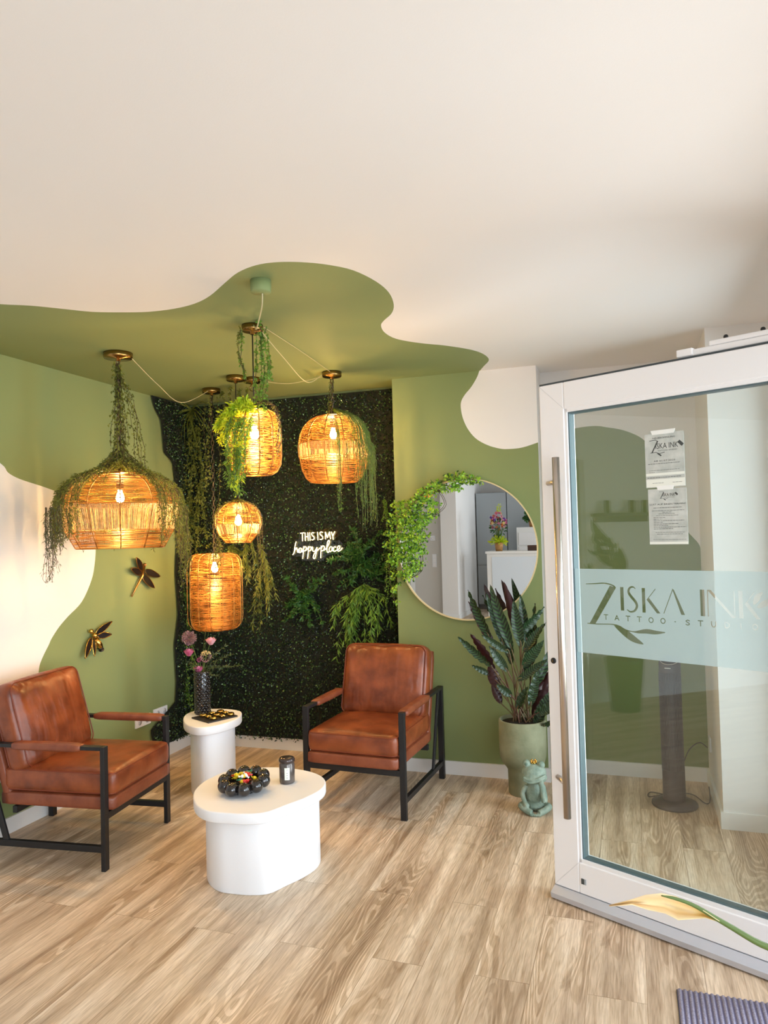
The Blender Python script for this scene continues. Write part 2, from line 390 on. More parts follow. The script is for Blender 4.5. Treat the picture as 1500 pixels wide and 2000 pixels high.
CH = 2.586; XL = -3.22; YP = 4.628; YN = 4.862; XA = -1.477; XB = -.528; XC = .403; YC = 4.138; XR = .72
CE = [(-2.543, 2.438), (-2.441, 2.505), (-2.353, 2.59), (-2.262, 2.678), (-2.143, 2.738), (-2.035, 2.776), (-1.904, 2.784), (-1.781, 2.758), (-1.665, 2.695), (-1.52, 2.578), (-1.414, 2.497), (-1.314, 2.457), (-1.229, 2.459), (-1.14, 2.496), (-1.061, 2.557), (-0.992, 2.65), (-0.951, 2.805), (-0.946, 2.958), (-0.977, 3.119), (-1.026, 3.239), (-1.096, 3.334), (-1.137, 3.41), (-1.16, 3.54), (-1.14, 3.678), (-1.05, 3.809), (-0.934, 3.92), (-0.822, 4.069), (-0.775, 4.206), (-0.773, 4.358), (-0.832, 4.506), (-0.882, 4.628)]
cpoly = smooth2([(-3.5, 1.6), (-3.22, 1.75), (-2.95, 2.02), (-2.7, 2.3)]+CE)+[(-.882, 5.2), (-3.5, 5.2)]
painted('ceiling', lambda x, y: (x, y, CH), (-4.9, -6, 3.8, 4.95), cpoly, GREEN, WHITE, True)
LW = [(3.077, 1.991), (3.131, 1.942), (3.216, 1.911), (3.365, 1.882), (3.472, 1.858), (3.571, 1.831), (3.696, 1.763), (3.776, 1.659), (3.812, 1.578), (3.815, 1.509), (3.804, 1.416), (3.774, 1.314), (3.686, 1.185), (3.567, 1.107), (3.492, 1.052), (3.434, 0.994), (3.41, 0.959), (3.37, 0.906), (3.339, 0.851), (3.33, 0.783), (3.333, 0.71), (3.316, 0.598), (3.251, 0.472), (3.125, 0.341), (3.057, 0.281)]
lpoly = smooth2([(1.6, 2.7), (1.75, 2.586), (2.0, 2.45), (2.4, 2.3), (2.8, 2.12)]+LW+[(2.9, .2), (2.6, .12), (2, .05), (1.7, -.05)])+[(-1.5, -.05), (-1.5, 2.7)]
painted('wall_left', lambda y, z: (XL, y, z), (-1.2, 0, YN, CH), lpoly, WHITE, GREEN)
PIL = [(-0.882, 2.597), (-0.9, 2.549), (-0.939, 2.489), (-0.984, 2.44), (-1.009, 2.399), (-1.013, 2.356), (-1.002, 2.291), (-0.973, 2.22), (-0.922, 2.153), (-0.85, 2.106), (-0.772, 2.078), (-0.714, 2.071), (-0.627, 2.075), (-0.528, 2.101)]
painted('wall_back', lambda x, z: (x, YP, z), (XA, 0, XB, CH), smooth2(PIL)+[(-.4, 2.14), (-.4, 2.7), (-.87, 2.7)], WHITE, GREEN)
RE = [(-0.531, 2.134), (-0.458, 2.163), (-0.362, 2.193), (-0.288, 2.208), (-0.189, 2.211), (-0.114, 2.196), (-0.037, 2.177), (0.036, 2.146), (0.095, 2.106), (0.18, 2.014), (0.249, 1.866), (0.295, 1.674), (0.331, 1.533), (0.362, 1.485), (0.395, 1.441), (0.418, 1.359), (0.445, 1.23)]
painted('wall_back_recess', lambda x, z: (x, YN, z), (XB, 0, XC, CH), smooth2([(-.6, 2.11)]+RE)+[(.6, 1.2), (.6, 2.7), (-.6, 2.7)], WHITE, GREEN)
mb = MB(); mb.box((XL-.1, YN, 0), (XA+.02, YN+.1, CH)); struct('wall_back_niche', mb, GREEN)
mb = MB(); mb.box((XA, YP+.001, 0), (XA+.05, YN+.05, CH)); struct('wall_niche_return', mb, GREEN)
mb = MB(); mb.box((XB-.05, YP+.001, 0), (XB, YN+.05, CH)); struct('wall_recess_return', mb, WHITE)
mb = MB(); mb.box((XC, YC, 0), (XR+.2, YN+.1, CH)); struct('wall_column', mb, WHITE)
mb = MB(); mb.box((XL-.12, YN+.12, -.05), (XR+.3, YN+.2, CH)); struct('wall_outer_back', mb, WHITE)
mb = MB(); mb.box((XL-.12, -1.2, 0), (XL-.004, YN+.12, CH)); struct('wall_outer_left', mb, WHITE)
mb = MB(); mb.box((-5, -6.2, -.1), (3.8, YN+.1, 0)); struct('floor', mb, FLOORM)
mb = MB(); mb.box((-5, -6.2, CH+.002), (3.9, YN+.2, CH+.12)); struct('trim_ceiling_slab', mb, WHITE)
# rear half of the room (seen in the mirror)
mb = MB(); mb.box((-4.9, -3.82, 0), (-3.241, -3.72, CH)); struct('wall_rear_switches', mb, GREYW)
mb = MB(); mb.box((-3.24, -5.9, 0), (-2.95, -3.60, CH)); struct('wall_rear_corner', mb, WHITE)
mb = MB(); mb.box((-3.05, -6.0, 0), (3.8, -5.9, CH)); struct('wall_front', mb, WHITE)
mb = MB(); mb.box((-5.0, -3.8, 0), (-4.9, -1.2, CH)); struct('wall_hallway', mb, WHITE)
mb = MB(); mb.box((-4.9, -1.3, 0), (XL-.121, -1.2, CH)); struct('wall_hallway_end', mb, WHITE)
# shop front on the right: straight beside the door, then an unseen slant shaped for daylight from behind
fac = MB()
fac.box((XR, 2.85, 2.45), (XR+.2, YC-.001, CH)); fac.box((XR, 2.85, 0), (XR+.2, YC-.001, .1)); fac.box((XR, 1.55, 2.25), (XR+.2, 2.85, CH)); fac.box((XR, 1.4, 0), (XR+.2, 1.55, CH))
struct('wall_right', fac, WHITE)
def glazed(name, wn, A, B, n, k0):
    A = Vector(A); B = Vector(B); L0 = (B-A).length; ang = math.atan2((B-A).y, (B-A).x)
    def put(o): o.location = (A.x, A.y, 0); o.rotation_euler = (0, 0, ang); return o
    w = MB(); w.box((0, 0, 2.45), (L0, .16, CH)); w.box((0, 0, 0), (L0, .16, .1))
    for i in range(n+1): x = L0*i/n; w.box((max(0, x-.04), 0, .1), (min(L0, x+.04), .12, 2.45))
    put(struct(name, w, WHITE))
    for i in range(n):
        x0 = L0*i/n+.041; x1 = L0*(i+1)/n-.041; fr = MB()
        for a, b in (((x0, .101), (x0+.06, 2.449)), ((x1-.06, .101), (x1, 2.449)), ((x0+.06, .101), (x1-.06, .16)), ((x0+.06, 2.39), (x1-.06, 2.449))): fr.box((a[0], .03, a[1]), (b[0], .1, b[1]))
        f = put(struct('window_%d' % (k0+i), fr, PVC))
        g = MB(); g.add([(x0+.05, .06, .15), (x1-.05, .06, .15), (x1-.05, .06, 2.4), (x0+.05, .06, 2.4)], [(0, 1, 2, 3)], 0, False); g.build('pane', WPANE, f)
fr = MB()
for a, b in (((2.852, .101), (2.93, 2.449)), ((YC-.06, .101), (YC-.002, 2.449)), ((2.93, .101), (YC-.06, .16)), ((2.93, 2.39), (YC-.06, 2.449))): fr.box((XR+.01, a[0], a[1]), (XR+.1, b[0], b[1]))
f_ = struct('window_6', fr, PVC); g = MB(); g.add([(XR+.05, 2.92, .15), (XR+.05, YC-.05, .15), (XR+.05, YC-.05, 2.4), (XR+.05, 2.92, 2.4)], [(0, 1, 2, 3)], 0, False); g.build('pane', WPANE, f_)
glazed('wall_shopfront', '', FA, FB, 3, 1); glazed('wall_side_front', '', FB, (3.6, -5.9), 2, 4)
mb = MB()
for a, b in (((2.79, 0), (2.85, 2.25)), ((1.55, 0), (1.61, 2.25)), ((1.55, 2.19), (2.85, 2.25))): mb.box((XR-.02, a[0], a[1]), (XR+.1, b[0], b[1]))
struct('trim_1', mb, PVC)
mb = MB(); mb.box((XR+.2, -9, -.24), (16, 8, -.12)); struct('floor_pavement', mb, mat('pavement', lin((190, 188, 184)), .9, noise=lin((170, 168, 165)), nscale=3))
# baseboards
def board(name, p, q, n, h=.085, t=.014):
    mb = MB(); p = Vector((*p, 0)); q = Vector((*q, 0)); n = Vector((*n, 0)); c = (p+q)/2
    d = (q-p); vs = [p, q, q+n*t, p+n*t]; mb.add([v+Vector((0, 0, z)) for z in (0, h) for v in vs], [(0, 3, 2, 1), (4, 5, 6, 7), (0, 1, 5, 4), (1, 2, 6, 5), (2, 3, 7, 6), (3, 0, 4, 7)], 0, False)
    o = struct(name, mb, TRIM); return o
board('baseboard_left', (XL, -1.2), (XL, YN), (1, 0)); board('baseboard_niche', (XL+.014, YN), (XA, YN), (0, -1))
board('baseboard_back', (XA, YP), (XB+.014, YP), (0, -1)); board('baseboard_return', (XB, YP), (XB, YN), (1, 0))
board('baseboard_recess', (XB+.014, YN), (XC, YN), (0, -1)); board('baseboard_column_side', (XC, YC), (XC, YN-.014), (-1, 0))
board('baseboard_column', (XC-.014, YC), (XR, YC), (0, -1)); board('baseboard_rear', (-4.9, -3.72), (-3.24, -3.72), (0, 1)); board('baseboard_rear_pillar', (-3.24, -3.6), (-2.95, -3.6), (0, 1))
board('baseboard_rear_corner', (-2.95, -5.3), (-2.95, -3.586), (1, 0)); board('baseboard_hallway', (-4.9, -3.7), (-4.9, -1.3), (1, 0))

# ------------------------------------------------------------------ door leaf (open)
door = thing('door_1', None, None, (-.3545, 3.1976, 0), math.atan2(-.4469, .8946)); door['kind'] = 'structure'
DW = 1.14; SB = .118; GZ0, GZ1 = .183, 2.052; DT = 2.172
fr = MB()
fr.box((0, 0, .052), (SB, .07, DT)); fr.box((DW-SB, 0, .052), (DW, .07, DT)); fr.box((SB, 0, .052), (DW-SB, .07, GZ0-.006)); fr.box((SB, 0, GZ1+.006), (DW-SB, .07, DT))
bevel(fr.build('frame', PVC, door), .004)
gk = MB()
gk.box((.0, .005, DT), (DW, .06, DT+.008)); gk.build('top_seal', GASK, door)
bd = MB()   # glazing bead, stepped back to the pane
for a, b in (((SB-.001, GZ0-.008), (SB+.012, GZ1+.008)), ((DW-SB-.012, GZ0-.008), (DW-SB+.001, GZ1+.008)), ((SB, GZ0-.008), (DW-SB, GZ0+.008)), ((SB, GZ1-.008), (DW-SB, GZ1+.008))):
    bd.box((a[0], .004, a[1]), (b[0], .065, b[1]))
bd.build('glazing_bead', PVC, door)
g2 = MB()
for a, b in (((SB+.012, GZ0+.006), (SB+.018, GZ1-.006)), ((DW-SB-.018, GZ0+.006), (DW-SB-.012, GZ1-.006)), ((SB+.012, GZ0+.006), (DW-SB-.012, GZ0+.012)), ((SB+.012, GZ1-.014), (DW-SB-.012, GZ1-.006))):
    g2.box((a[0], .012, a[1]), (b[0], .05, b[1]))
g2.build('gasket', mat('blue grey gasket', lin((84, 102, 106)), .4), door)
for yy in (.018, .04):
    g = MB(); g.add([(SB+.005, yy, GZ0), (DW-SB-.005, yy, GZ0), (DW-SB-.005, yy, GZ1), (SB+.005, yy, GZ1)], [(0, 1, 2, 3)], 0, False); g.build('glass_pane', PANE, door)
wb = MB(); wb.add([(0, -.03, .008), (DW, -.03, .008), (DW, .06, .008), (0, .06, .008), (0, -.034, .03), (DW, -.034, .03), (0, 0, .05), (DW, 0, .05), (0, .06, .05), (DW, .06, .05)],
                 [(0, 3, 2, 1), (0, 1, 5, 4), (4, 5, 7, 6), (6, 7, 9, 8), (2, 3, 8, 9), (0, 4, 6, 8, 3), (1, 2, 9, 7, 5)], 0, False)
wb.build('weather_bar', mat('pale grey aluminium', lin((196, 198, 206)), .35, .3), door)
hd = MB(); hd.tube([(.108, -.058, .371), (.108, -.058, 1.852)], .0155, 20); h_ = hd.build('handle_bar', STEEL, door)
for z in (.508, 1.75):
    hp = MB(); hp.tube([(.032, 0, z), (.108, -.058, z)], .0105, 14); hp.build('handle_post', STEEL, door)
lk = MB(); lk.lathe([(0, 0), (.009, 0), (.0125, .003), (.0125, .008)], 20, 1); lk.lathe([(.0, .0081), (.006, .0081), (.006, .0075)], 16, 0)
lk.box((-.001, -.005, -.002), (.001, .005, -.0001), 0)
lo = lk.build('lock_cylinder', [BRASS, BLACKM], door, (.03, -.006, .996), (-PI/2, 0, 0))
st = MB(); st.box((.128, -.002, .093), (.142, 0, .115), 0); st.box((.142, -.002, .093), (.15, 0, .115), 1); st.build('maker_badge', [INKM, GREYCAB], door)
mi_ = MB(); mi_.bar((.002, -.0004, DT-.002), (SB, -.0004, GZ1+.008), .0006, .0006); mi_.bar((.002, -.0004, .054), (SB, -.0004, GZ0-.008), .0006, .0006); mi_.build('mitre_joint', GREYCAB, door)
cl = MB(); cl.box((.60, .012, DT+.008), (1.16, .05, DT+.034)); cl.box((.72, .008, DT+.034), (1.16, .045, DT+.052)); cl.box((.60, .006, DT+.012), (.66, .055, DT+.04))
cb = bevel(cl.build('closer_rail', PVC, door), .004)
for sx in (.775, .90):
    k = MB(); k.ell((sx, .025, DT+.058), .009, 10, 6); k.build('screw_cap', BLACKM, cb)

# frosted band with clear lettering
def stroke_poly(a, b, w1, w2=None):
    w2 = w1 if w2 is None else w2; a = Vector(a); b = Vector(b); d = (b-a).normalized(); n = Vector((-d.y, d.x))
    return [tuple(a+n*w1/2), tuple(a-n*w1/2), tuple(b-n*w2/2), tuple(b+n*w2/2)]
def ribbon(pts, ws):
    P = [Vector(p) for p in pts]; l = []; r = []
    for i, p in enumerate(P):
        d = (P[min(i+1, len(P)-1)]-P[max(i-1, 0)]).normalized(); n = Vector((-d.y, d.x)); w = ws[i] if isinstance(ws, list) else ws
        l.append(tuple(p+n*w/2)); r.append(tuple(p-n*w/2))
    return l+r[::-1]
def c2(P, n=5): return [(p.x, p.y) for p in catmull([(a, b, 0) for a, b in P], n)]
def rows(P, n=5):
    return c2(P, n)
logo = []
zt = c2([(.185, 1.325), (.225, 1.327), (.27, 1.330), (.305, 1.322), (.316, 1.311)]); logo.append(ribbon(zt, [.003+.004*i/len(zt) for i in range(len(zt))]))
logo.append([(.292, 1.321), (.318, 1.313), (.222, 1.163), (.196, 1.163)])
zb = c2([(.186, 1.163), (.23, 1.163), (.29, 1.166), (.325, 1.162), (.355, 1.148), (.395, 1.143), (.44, 1.149), (.475, 1.147), (.513, 1.150)])
zw = [.004]*len(zb)
for i, (x, y) in enumerate(zb):
    if x > .385: zw[i] = .004+.014*max(0, math.sin(PI*min(1, (x-.385)/.125)))
    zw[i] = min(zw[i], .018)
logo.append(ribbon(zb, zw))
lf = c2([(.305, 1.163), (.345, 1.14), (.385, 1.115), (.425, 1.098)]); logo.append(ribbon(lf, [.002+.026*math.sin(PI*i/(len(lf)-1)) for i in range(len(lf))]))
logo.append([(.336, 1.224), (.350, 1.224), (.350, 1.317), (.336, 1.317)])
sS = c2([(.400, 1.312), (.390, 1.319), (.376, 1.314), (.371, 1.298), (.382, 1.280), (.398, 1.262), (.404, 1.244), (.394, 1.226), (.376, 1.221), (.362, 1.229)])
logo.append(ribbon(sS, [.003+.008*math.sin(PI*i/(len(sS)-1)) for i in range(len(sS))]))
logo.append([(.426, 1.221), (.439, 1.221), (.439, 1.316), (.426, 1.316)])
logo.append(stroke_poly((.481, 1.314), (.445, 1.270), .003)); logo.append([(.444, 1.272), (.455, 1.278), (.498, 1.221), (.484, 1.221)])
logo.append(stroke_poly((.549, 1.316), (.511, 1.222), .003)); logo.append([(.546, 1.318), (.553, 1.314), (.592, 1.221), (.578, 1.221)])
logo.append([(.650, 1.221), (.666, 1.221), (.666, 1.318), (.650, 1.318)])
logo.append([(.676, 1.221), (.679, 1.221), (.679, 1.318), (.676, 1.318)]); logo.append([(.676, 1.318), (.689, 1.318), (.772, 1.221), (.760, 1.221)]); logo.append([(.769, 1.221), (.772, 1.221), (.772, 1.318), (.769, 1.318)])
logo.append([(.785, 1.221), (.799, 1.221), (.799, 1.318), (.785, 1.318)])
logo.append(stroke_poly((.838, 1.316), (.808, 1.272), .003)); logo.append([(.805, 1.272), (.816, 1.278), (.856, 1.221), (.842, 1.221)])
logo.append(ribbon(c2([(.835, 1.272), (.85, 1.30), (.866, 1.316)]), [.003, .01, .014, .018, .02, .018, .015, .012, .009, .006, .003][:11]))
logo.append(ribbon(c2([(.846, 1.262), (.875, 1.28), (.9, 1.305)]), [.003, .01, .016, .02, .022, .02, .016, .012, .009, .006, .003][:11]))
GL = {'T': [[(0, 1), (1, 1)], [(.5, 1), (.5, 0)]], 'A': [[(0, 0), (.5, 1), (1, 0)], [(.2, .35), (.8, .35)]], 'O': [[(.5+.5*math.cos(t*PI/6), .5+.5*math.sin(t*PI/6)) for t in range(13)]],
      'S': [[(.9, .85), (.5, 1), (.12, .8), (.4, .55), (.75, .42), (.88, .2), (.5, 0), (.08, .14)]], 'U': [[(.05, 1), (.05, .35), (.3, .02), (.7, .02), (.95, .35), (.95, 1)]],
      'D': [[(.05, 0), (.05, 1), (.5, 1), (.95, .7), (.95, .3), (.5, 0), (.05, 0)]], 'I': [[(.5, 0), (.5, 1)]], '.': [[(.4, .5), (.6, .5)]]}
for i, ch in enumerate('TATTOO.STUDIO'):
    x0 = .262+i*.0472; s_ = .017
    for pl in GL[ch]:
        for a, b in zip(pl, pl[1:]):
            a = Vector((x0+a[0]*s_, 1.184+a[1]*.019)); b = Vector((x0+b[0]*s_, 1.184+b[1]*.019)); e = (b-a).normalized()*.0012
            logo.append(stroke_poly(a-e, b+e, .0034))
bx0, bz0, bx1, bz1 = SB+.008, 1.041, DW-SB-.008, 1.387
V2 = [(bx0, bz0), (bx1, bz0), (bx1, bz1), (bx0, bz1)]; E2 = [(0, 1), (1, 2), (2, 3), (3, 0)]
for P in logo:
    k = len(V2); V2 += P; E2 += [(k+i, k+(i+1) % len(P)) for i in range(len(P))]
V_, _, F_, _, _, _ = delaunay_2d_cdt([Vector(v) for v in V2], E2, [], 0, 1e-6)
bb = [(min(p[0] for p in P), max(p[0] for p in P), min(p[1] for p in P), max(p[1] for p in P), P) for P in logo]
fm = MB(); fm.v = [(v.x, .0165, v.y) for v in V_]
for f in F_:
    cx = sum(V_[i].x for i in f)/len(f); cy = sum(V_[i].y for i in f)/len(f)
    if any(a <= cx <= b and c <= cy <= d and inpoly(cx, cy, P) for a, b, c, d, P in bb): continue
    fm.f.append(list(f)); fm.m.append(0); fm.sm.append(False)
fo = fm.build('frosted_film', FROST, door); fo['label'] = 'frosted band with clear studio lettering'

# posters taped on the glass
def text_mesh(body, size, ex=0, sx=1.0, align='CENTER'):
    cu = bpy.data.curves.new('t', 'FONT'); cu.body = body; cu.size = size; cu.align_x = align; cu.space_character = sx; cu.resolution_u = 2
    o = bpy.data.objects.new('t', cu); COL.objects.link(o); bpy.context.view_layer.update()
    me = bpy.data.meshes.new_from_object(o.evaluated_get(bpy.context.evaluated_depsgraph_get()))
    vs = [tuple(v.co) for v in me.vertices]; fs = [list(p.vertices) for p in me.polygons]
    bpy.data.objects.remove(o); bpy.data.curves.remove(cu); bpy.data.meshes.remove(me)
    return vs, fs
def put_text(mb, body, size, x, z, y, m=0, sx=1.0, wid=None, align='CENTER', slant=0):
    vs, fs = text_mesh(body, size, 0, sx, align)
    if not vs: return
    w = max(v[0] for v in vs)-min(v[0] for v in vs); k = wid/w if wid else 1
    mb.add([(x+v[0]*k+slant*v[1], y, z+v[1]) for v in vs], fs, m, False)
def onleaf(s, z, y=0):   # door-leaf coordinates to the room
    a = math.atan2(-.4469, .8946); return Vector((-.3545+s*math.cos(a)-y*math.sin(a), 3.1976+s*math.sin(a)+y*math.cos(a), z))
def poster(label, s0, z0, w, h, tape, fill):
    t = thing('poster', label, 'poster', onleaf(s0+w/2, z0, .0145), math.atan2(-.4469, .8946), 'notices taped on the door glass')
    p = MB(); p.box((-w/2, 0, 0), (w/2, .0012, h)); p.build('sheet', PAPER, t)
    tp = MB(); x0, x1 = tape; tp.add([(x0, -.0008, h-.004), (x1-.006, -.0008, h-.004), (x1, -.0008, h+.012), (x0-.006, -.0008, h+.012), (x0, .0006, h-.004), (x1-.006, .0006, h-.004), (x1, .0006, h+.012), (x0-.006, .0006, h+.012)],
        [(0, 1, 2, 3), (7, 6, 5, 4), (0, 4, 5, 1), (1, 5, 6, 2), (2, 6, 7, 3), (3, 7, 4, 0)], 0, False); tp.build('adhesive_tape', TAPE, t)
    lt = MB(); fill(lt); lt.build('printing', [INKM, PAPERW, GREYCAB], t)
def zlogo(mb, cx, cz, s, y):
    put_text(mb, 'ISKA INK', .030*s, cx+.012*s, cz, y, 0, 1.0, .088*s)
    for P in (ribbon([(-.055, .033), (-.03, .034), (-.022, .028)], .002), stroke_poly((-.022, .03), (-.046, -.014), .0045), ribbon([(-.052, -.014), (-.03, -.013), (-.018, -.019), (.004, -.015)], .002), stroke_poly((-.024, -.017), (-.01, -.028), .005)):
        mb.add([(cx+p[0]*s, y, cz+p[1]*s) for p in P], [list(range(len(P)))], 0, False)
    P = ribbon([(.058, .022), (.074, .006)], .012); mb.add([(cx+p[0]*s, y-.0001, cz+p[1]*s) for p in P], [list(range(len(P)))], 0, False)
    put_text(mb, 'TATTOO STUDIO', .0065*s, cx+.015*s, cz-.01*s, y, 0, 1.0, .075*s)
def lines(mb, x0, x1s, z, dz, y, t=.0012):
    for i, x1 in enumerate(x1s):
        if x1 is None: continue
        a = x0 if not isinstance(x1, tuple) else x1[0]; b = x1 if not isinstance(x1, tuple) else x1[1]
        x = a
        while x < b:
            w = R(.006, .013); e = min(x+w, b); mb.box((x, y, z-i*dz), (e, y+.0001, z-i*dz+t), 0); x = e+.0016
def f1(m):
    y = -.0004
    put_text(m, 'NEUERÖFFNUNG', .009, 0, .186, y, 0, 1.0, .088); zlogo(m, -.002, .148, 1.0, y)
    put_text(m, 'AB 01.07.2025', .009, .0, .098, y, 0, 1.0, .084)
    lines(m, 0, [(-.065, .06)], .09, .006, y, .0016); lines(m, 0, [(-.062, .058), (-.062, -.04)], .065, .007, y, .001)
    m.box((-.075, y, .045), (.075, y+.0001, .055), 1); m.box((-.075, y, .002), (.075, y+.0001, .032), 1)
    lines(m, 0, [(-.07, .06)], .037, .007, y, .0018); lines(m, 0, [(-.05, -.005), ], .016, .007, y-.0002, .0012); lines(m, 0, [(.028, .066)], .016, .007, y-.0002, .0012)
def f2(m):
    y = -.0004
    zlogo(m, 0, .183, .55, y); put_text(m, 'LUST AUF EINEN TERMIN?', .0085, 0, .150, y, 0, 1.0, .138)
    lines(m, 0, [(-.055, .055)], .139, .006, y, .0014); lines(m, 0, [(-.062, .064), (-.02, .015), (-.035, .028), (-.045, .04)], .128, .0062, y, .0012)
    lines(m, -.056, [-.01, -.02, .062, -.02, .04, .0, .068, .02], .102, .0062, y, .0014)
    lines(m, 0, [(-.05, .064), (-.045, .055)], .045, .0065, y, .0013); lines(m, 0, [(-.06, .068)], .018, .006, y, .001)
    m.box((-.074, y, .001), (.074, y+.0001, .010), 1)
poster('upper grey opening notice on the door glass with large studio logo and two white stripes', .461, 1.703, .152, .207, (-.045, .045), f1)
poster('lower grey notice on the door glass with small logo above many lines of text', .467, 1.485, .149, .212, (-.035, .03), f2)

# ------------------------------------------------------------------ armchairs
def rbox(hx, hy, hz, r, n=12, puff=(0, 0, 0), nz=6):
    """rounded, softly puffed box; returns verts, faces"""
    vs = {}; V = []; Fs = []
    def vert(p):
        key = tuple(round(c, 5) for c in p)
        if key in vs: return vs[key]
        x, y, z = p; q = Vector((x*hx, y*hy, z*hz)); inn = Vector((max(-hx+r, min(hx-r, q.x)), max(-hy+r, min(hy-r, q.y)), max(-hz+r, min(hz-r, q.z))))
        d = q-inn
        if d.length > 1e-9: q = inn+d.normalized()*r
        fx = (1-y*y)*(1-z*z); fy = (1-x*x)*(1-z*z); fz = (1-x*x)*(1-y*y)
        q.x += puff[0]*fx*x; q.y += puff[1]*fy*y; q.z += puff[2]*fz*z
        vs[key] = len(V); V.append(q); return vs[key]
    def g(i, m):   # denser near edges
        t = -1+2*i/m; return math.sin(t*PI/2)*.55+t*.45
    dims = {'x': n, 'y': n, 'z': nz}
    for ax in range(3):
        a, b = [(1, 2), (0, 2), (0, 1)][ax]; na = nz if a == 2 else n; nb = nz if b == 2 else n
        for sgn in (-1, 1):
            for i in range(na):
                for j in range(nb):
                    q = []
                    for ii, jj in ((i, j), (i+1, j), (i+1, j+1), (i, j+1)):
                        p = [0, 0, 0]; p[ax] = sgn; p[a] = g(ii, na); p[b] = g(jj, nb); q.append(vert(p))
                    if (sgn > 0) == (ax == 1): q = q[::-1]
                    Fs.append(q)
    return V, Fs
def rrect(hx, hy, r, z, n=6):
    out = []
    for cx, cy, a0 in ((hx-r, hy-r, 0), (-hx+r, hy-r, PI/2), (-hx+r, -hy+r, PI), (hx-r, -hy+r, 1.5*PI)):
        for k in range(n+1): t = a0+PI/2*k/n; out.append((cx+r*math.cos(t), cy+r*math.sin(t), z))
    return out
def leather_mat(name, axis):
    m = LEATH.copy(); m.name = name; N = m.node_tree.nodes; L = m.node_tree.links
    bp = [n for n in N if n.type == 'BUMP'][0]; tc = [n for n in N if n.type == 'TEX_COORD'][0]
    mp = N.new('ShaderNodeMapping'); mp.inputs['Scale'].default_value = axis; L.new(tc.outputs['Object'], mp.inputs[0])
    w = N.new('ShaderNodeTexNoise'); w.inputs['Scale'].default_value = 4; w.inputs['Detail'].default_value = 2; L.new(mp.outputs[0], w.inputs['Vector'])
    b2 = N.new('ShaderNodeBump'); b2.inputs['Strength'].default_value = .55; b2.inputs['Distance'].default_value = .03
    L.new(w.outputs[0], b2.inputs['Height']); L.new(b2.outputs[0], bp.inputs['Normal']); bp.inputs['Strength'].default_value = .18
    return m
LBACK = leather_mat('back cushion leather', (3.2, 1, .9)); LSEAT = leather_mat('seat cushion leather', (1, 1, 1))
LPANEL = mat('leather panel', lin((140, 76, 48)), .42, noise=lin((116, 56, 34)), nscale=12, bump=.12, bscale=60)
def armchair(label, loc, rz):
    t = thing('armchair', label, 'armchair', loc, rz, 'cognac leather armchairs')
    hw = .31; yf, yb = -.37, .37
    for sx in (-1, 1):
        x = sx*(hw-.0175)
        m = MB(); m.box((x-.0175, yf, 0), (x+.0175, yf+.022, .58)); bevel(m.build('leg', BLACKM, t), .002)
        m = MB(); m.box((x-.0175, yb-.03, 0), (x+.0175, yb, .58)); bevel(m.build('leg', BLACKM, t), .002)
        m = MB(); m.box((x-.0175, yf+.022, .562), (x+.0175, yb-.03, .58)); bevel(m.build('arm_rail', BLACKM, t), .002)
        m = MB(); m.box((x-.012, yf+.022, .085), (x+.012, yb-.03, .115)); bevel(m.build('side_rail', BLACKM, t), .002)
        m = MB(); m.bar((x, .17, .1), (x, .315, .565), .03, .014, up=(1, 0, 0)); bevel(m.build('slanted_brace', BLACKM, t), .002)
        y0, y1 = ((-.245, .13) if sx < 0 else (-.345, .075))
        V, Fs = rbox(.029, (y1-y0)/2, .0175, .014, 8, (0, 0, .003)); m = MB(); m.add([(v.x+x, v.y+(y0+y1)/2, v.z+.571) for v in V], Fs); m.build('arm_wrap', LPANEL, t)
    m = MB(); m.box((-hw+.035, yf, .235), (hw-.035, yf+.022, .268)); bevel(m.build('front_rail', BLACKM, t), .002)
    m = MB(); m.box((-hw+.035, .13, .235), (hw-.035, .155, .268)); bevel(m.build('rear_rail', BLACKM, t), .002)
    V, Fs = rbox(.273, .31, .034, .016, 8); m = MB(); m.add([(v.x, v.y-.085, v.z+.303) for v in V], Fs); m.build('seat_base', LPANEL, t)
    V, Fs = rbox(.272, .305, .060, .032, 18, (.004, .004, .014)); m = MB(); m.add([(v.x, v.y-.092, v.z+.395) for v in V], Fs)
    s = m.build('seat_cushion', LSEAT, t)
    p = MB()
    for z in (.395+.047, .395-.047):
        p.tube([(a, b-.092, c+z) for a, b, c in rrect(.272-.0055, .305-.0055, .034, 0)], .0032, 6, closed=True)
    p.build('piping', PIPE, s)
    lean = Matrix.Rotation(-.27, 4, 'X')
    bk = Matrix.Translation((0, .19, .58)) @ lean
    V, Fs = rbox(.27, .026, .275, .018, 8); m = MB(); m.add([bk @ (v+Vector((0, .072, -.02))) for v in V], Fs); m.build('back_panel', LPANEL, t)
    V, Fs = rbox(.275, .068, .222, .05, 20, (.006, .03, .008), 14); m = MB()
    out = []
    for v in V:
        v = v.copy(); w = .006*math.sin(v.x*38+v.z*9)*max(0, abs(v.z)/.222-.2) if v.y < 0 else 0
        w += .007*math.exp(-((abs(v.x)-.2)/.03)**2)*math.sin(v.z*60+v.x*20) if v.y < 0 else 0
        out.append(bk @ (v+Vector((0, -.028+w, .05))))
    m.add(out, Fs); s = m.build('back_cushion', LBACK, t)
    p = MB()
    for y in (-.058, .05):
        p.tube([bk @ Vector((a, y-.028, b+.05)) for a, b, c in rrect(.275-.008, .222-.008, .05, 0)], .0032, 6, closed=True)
    p.build('piping', PIPE, s)
    return t
armchair('cognac leather armchair at the left, side on, in front of the white and green wall', (-2.79, 3.13, 0), math.radians(96.5))
armchair('cognac leather armchair standing before the plant wall, facing the room', (-1.488, 4.189, 0), math.radians(-2.6))

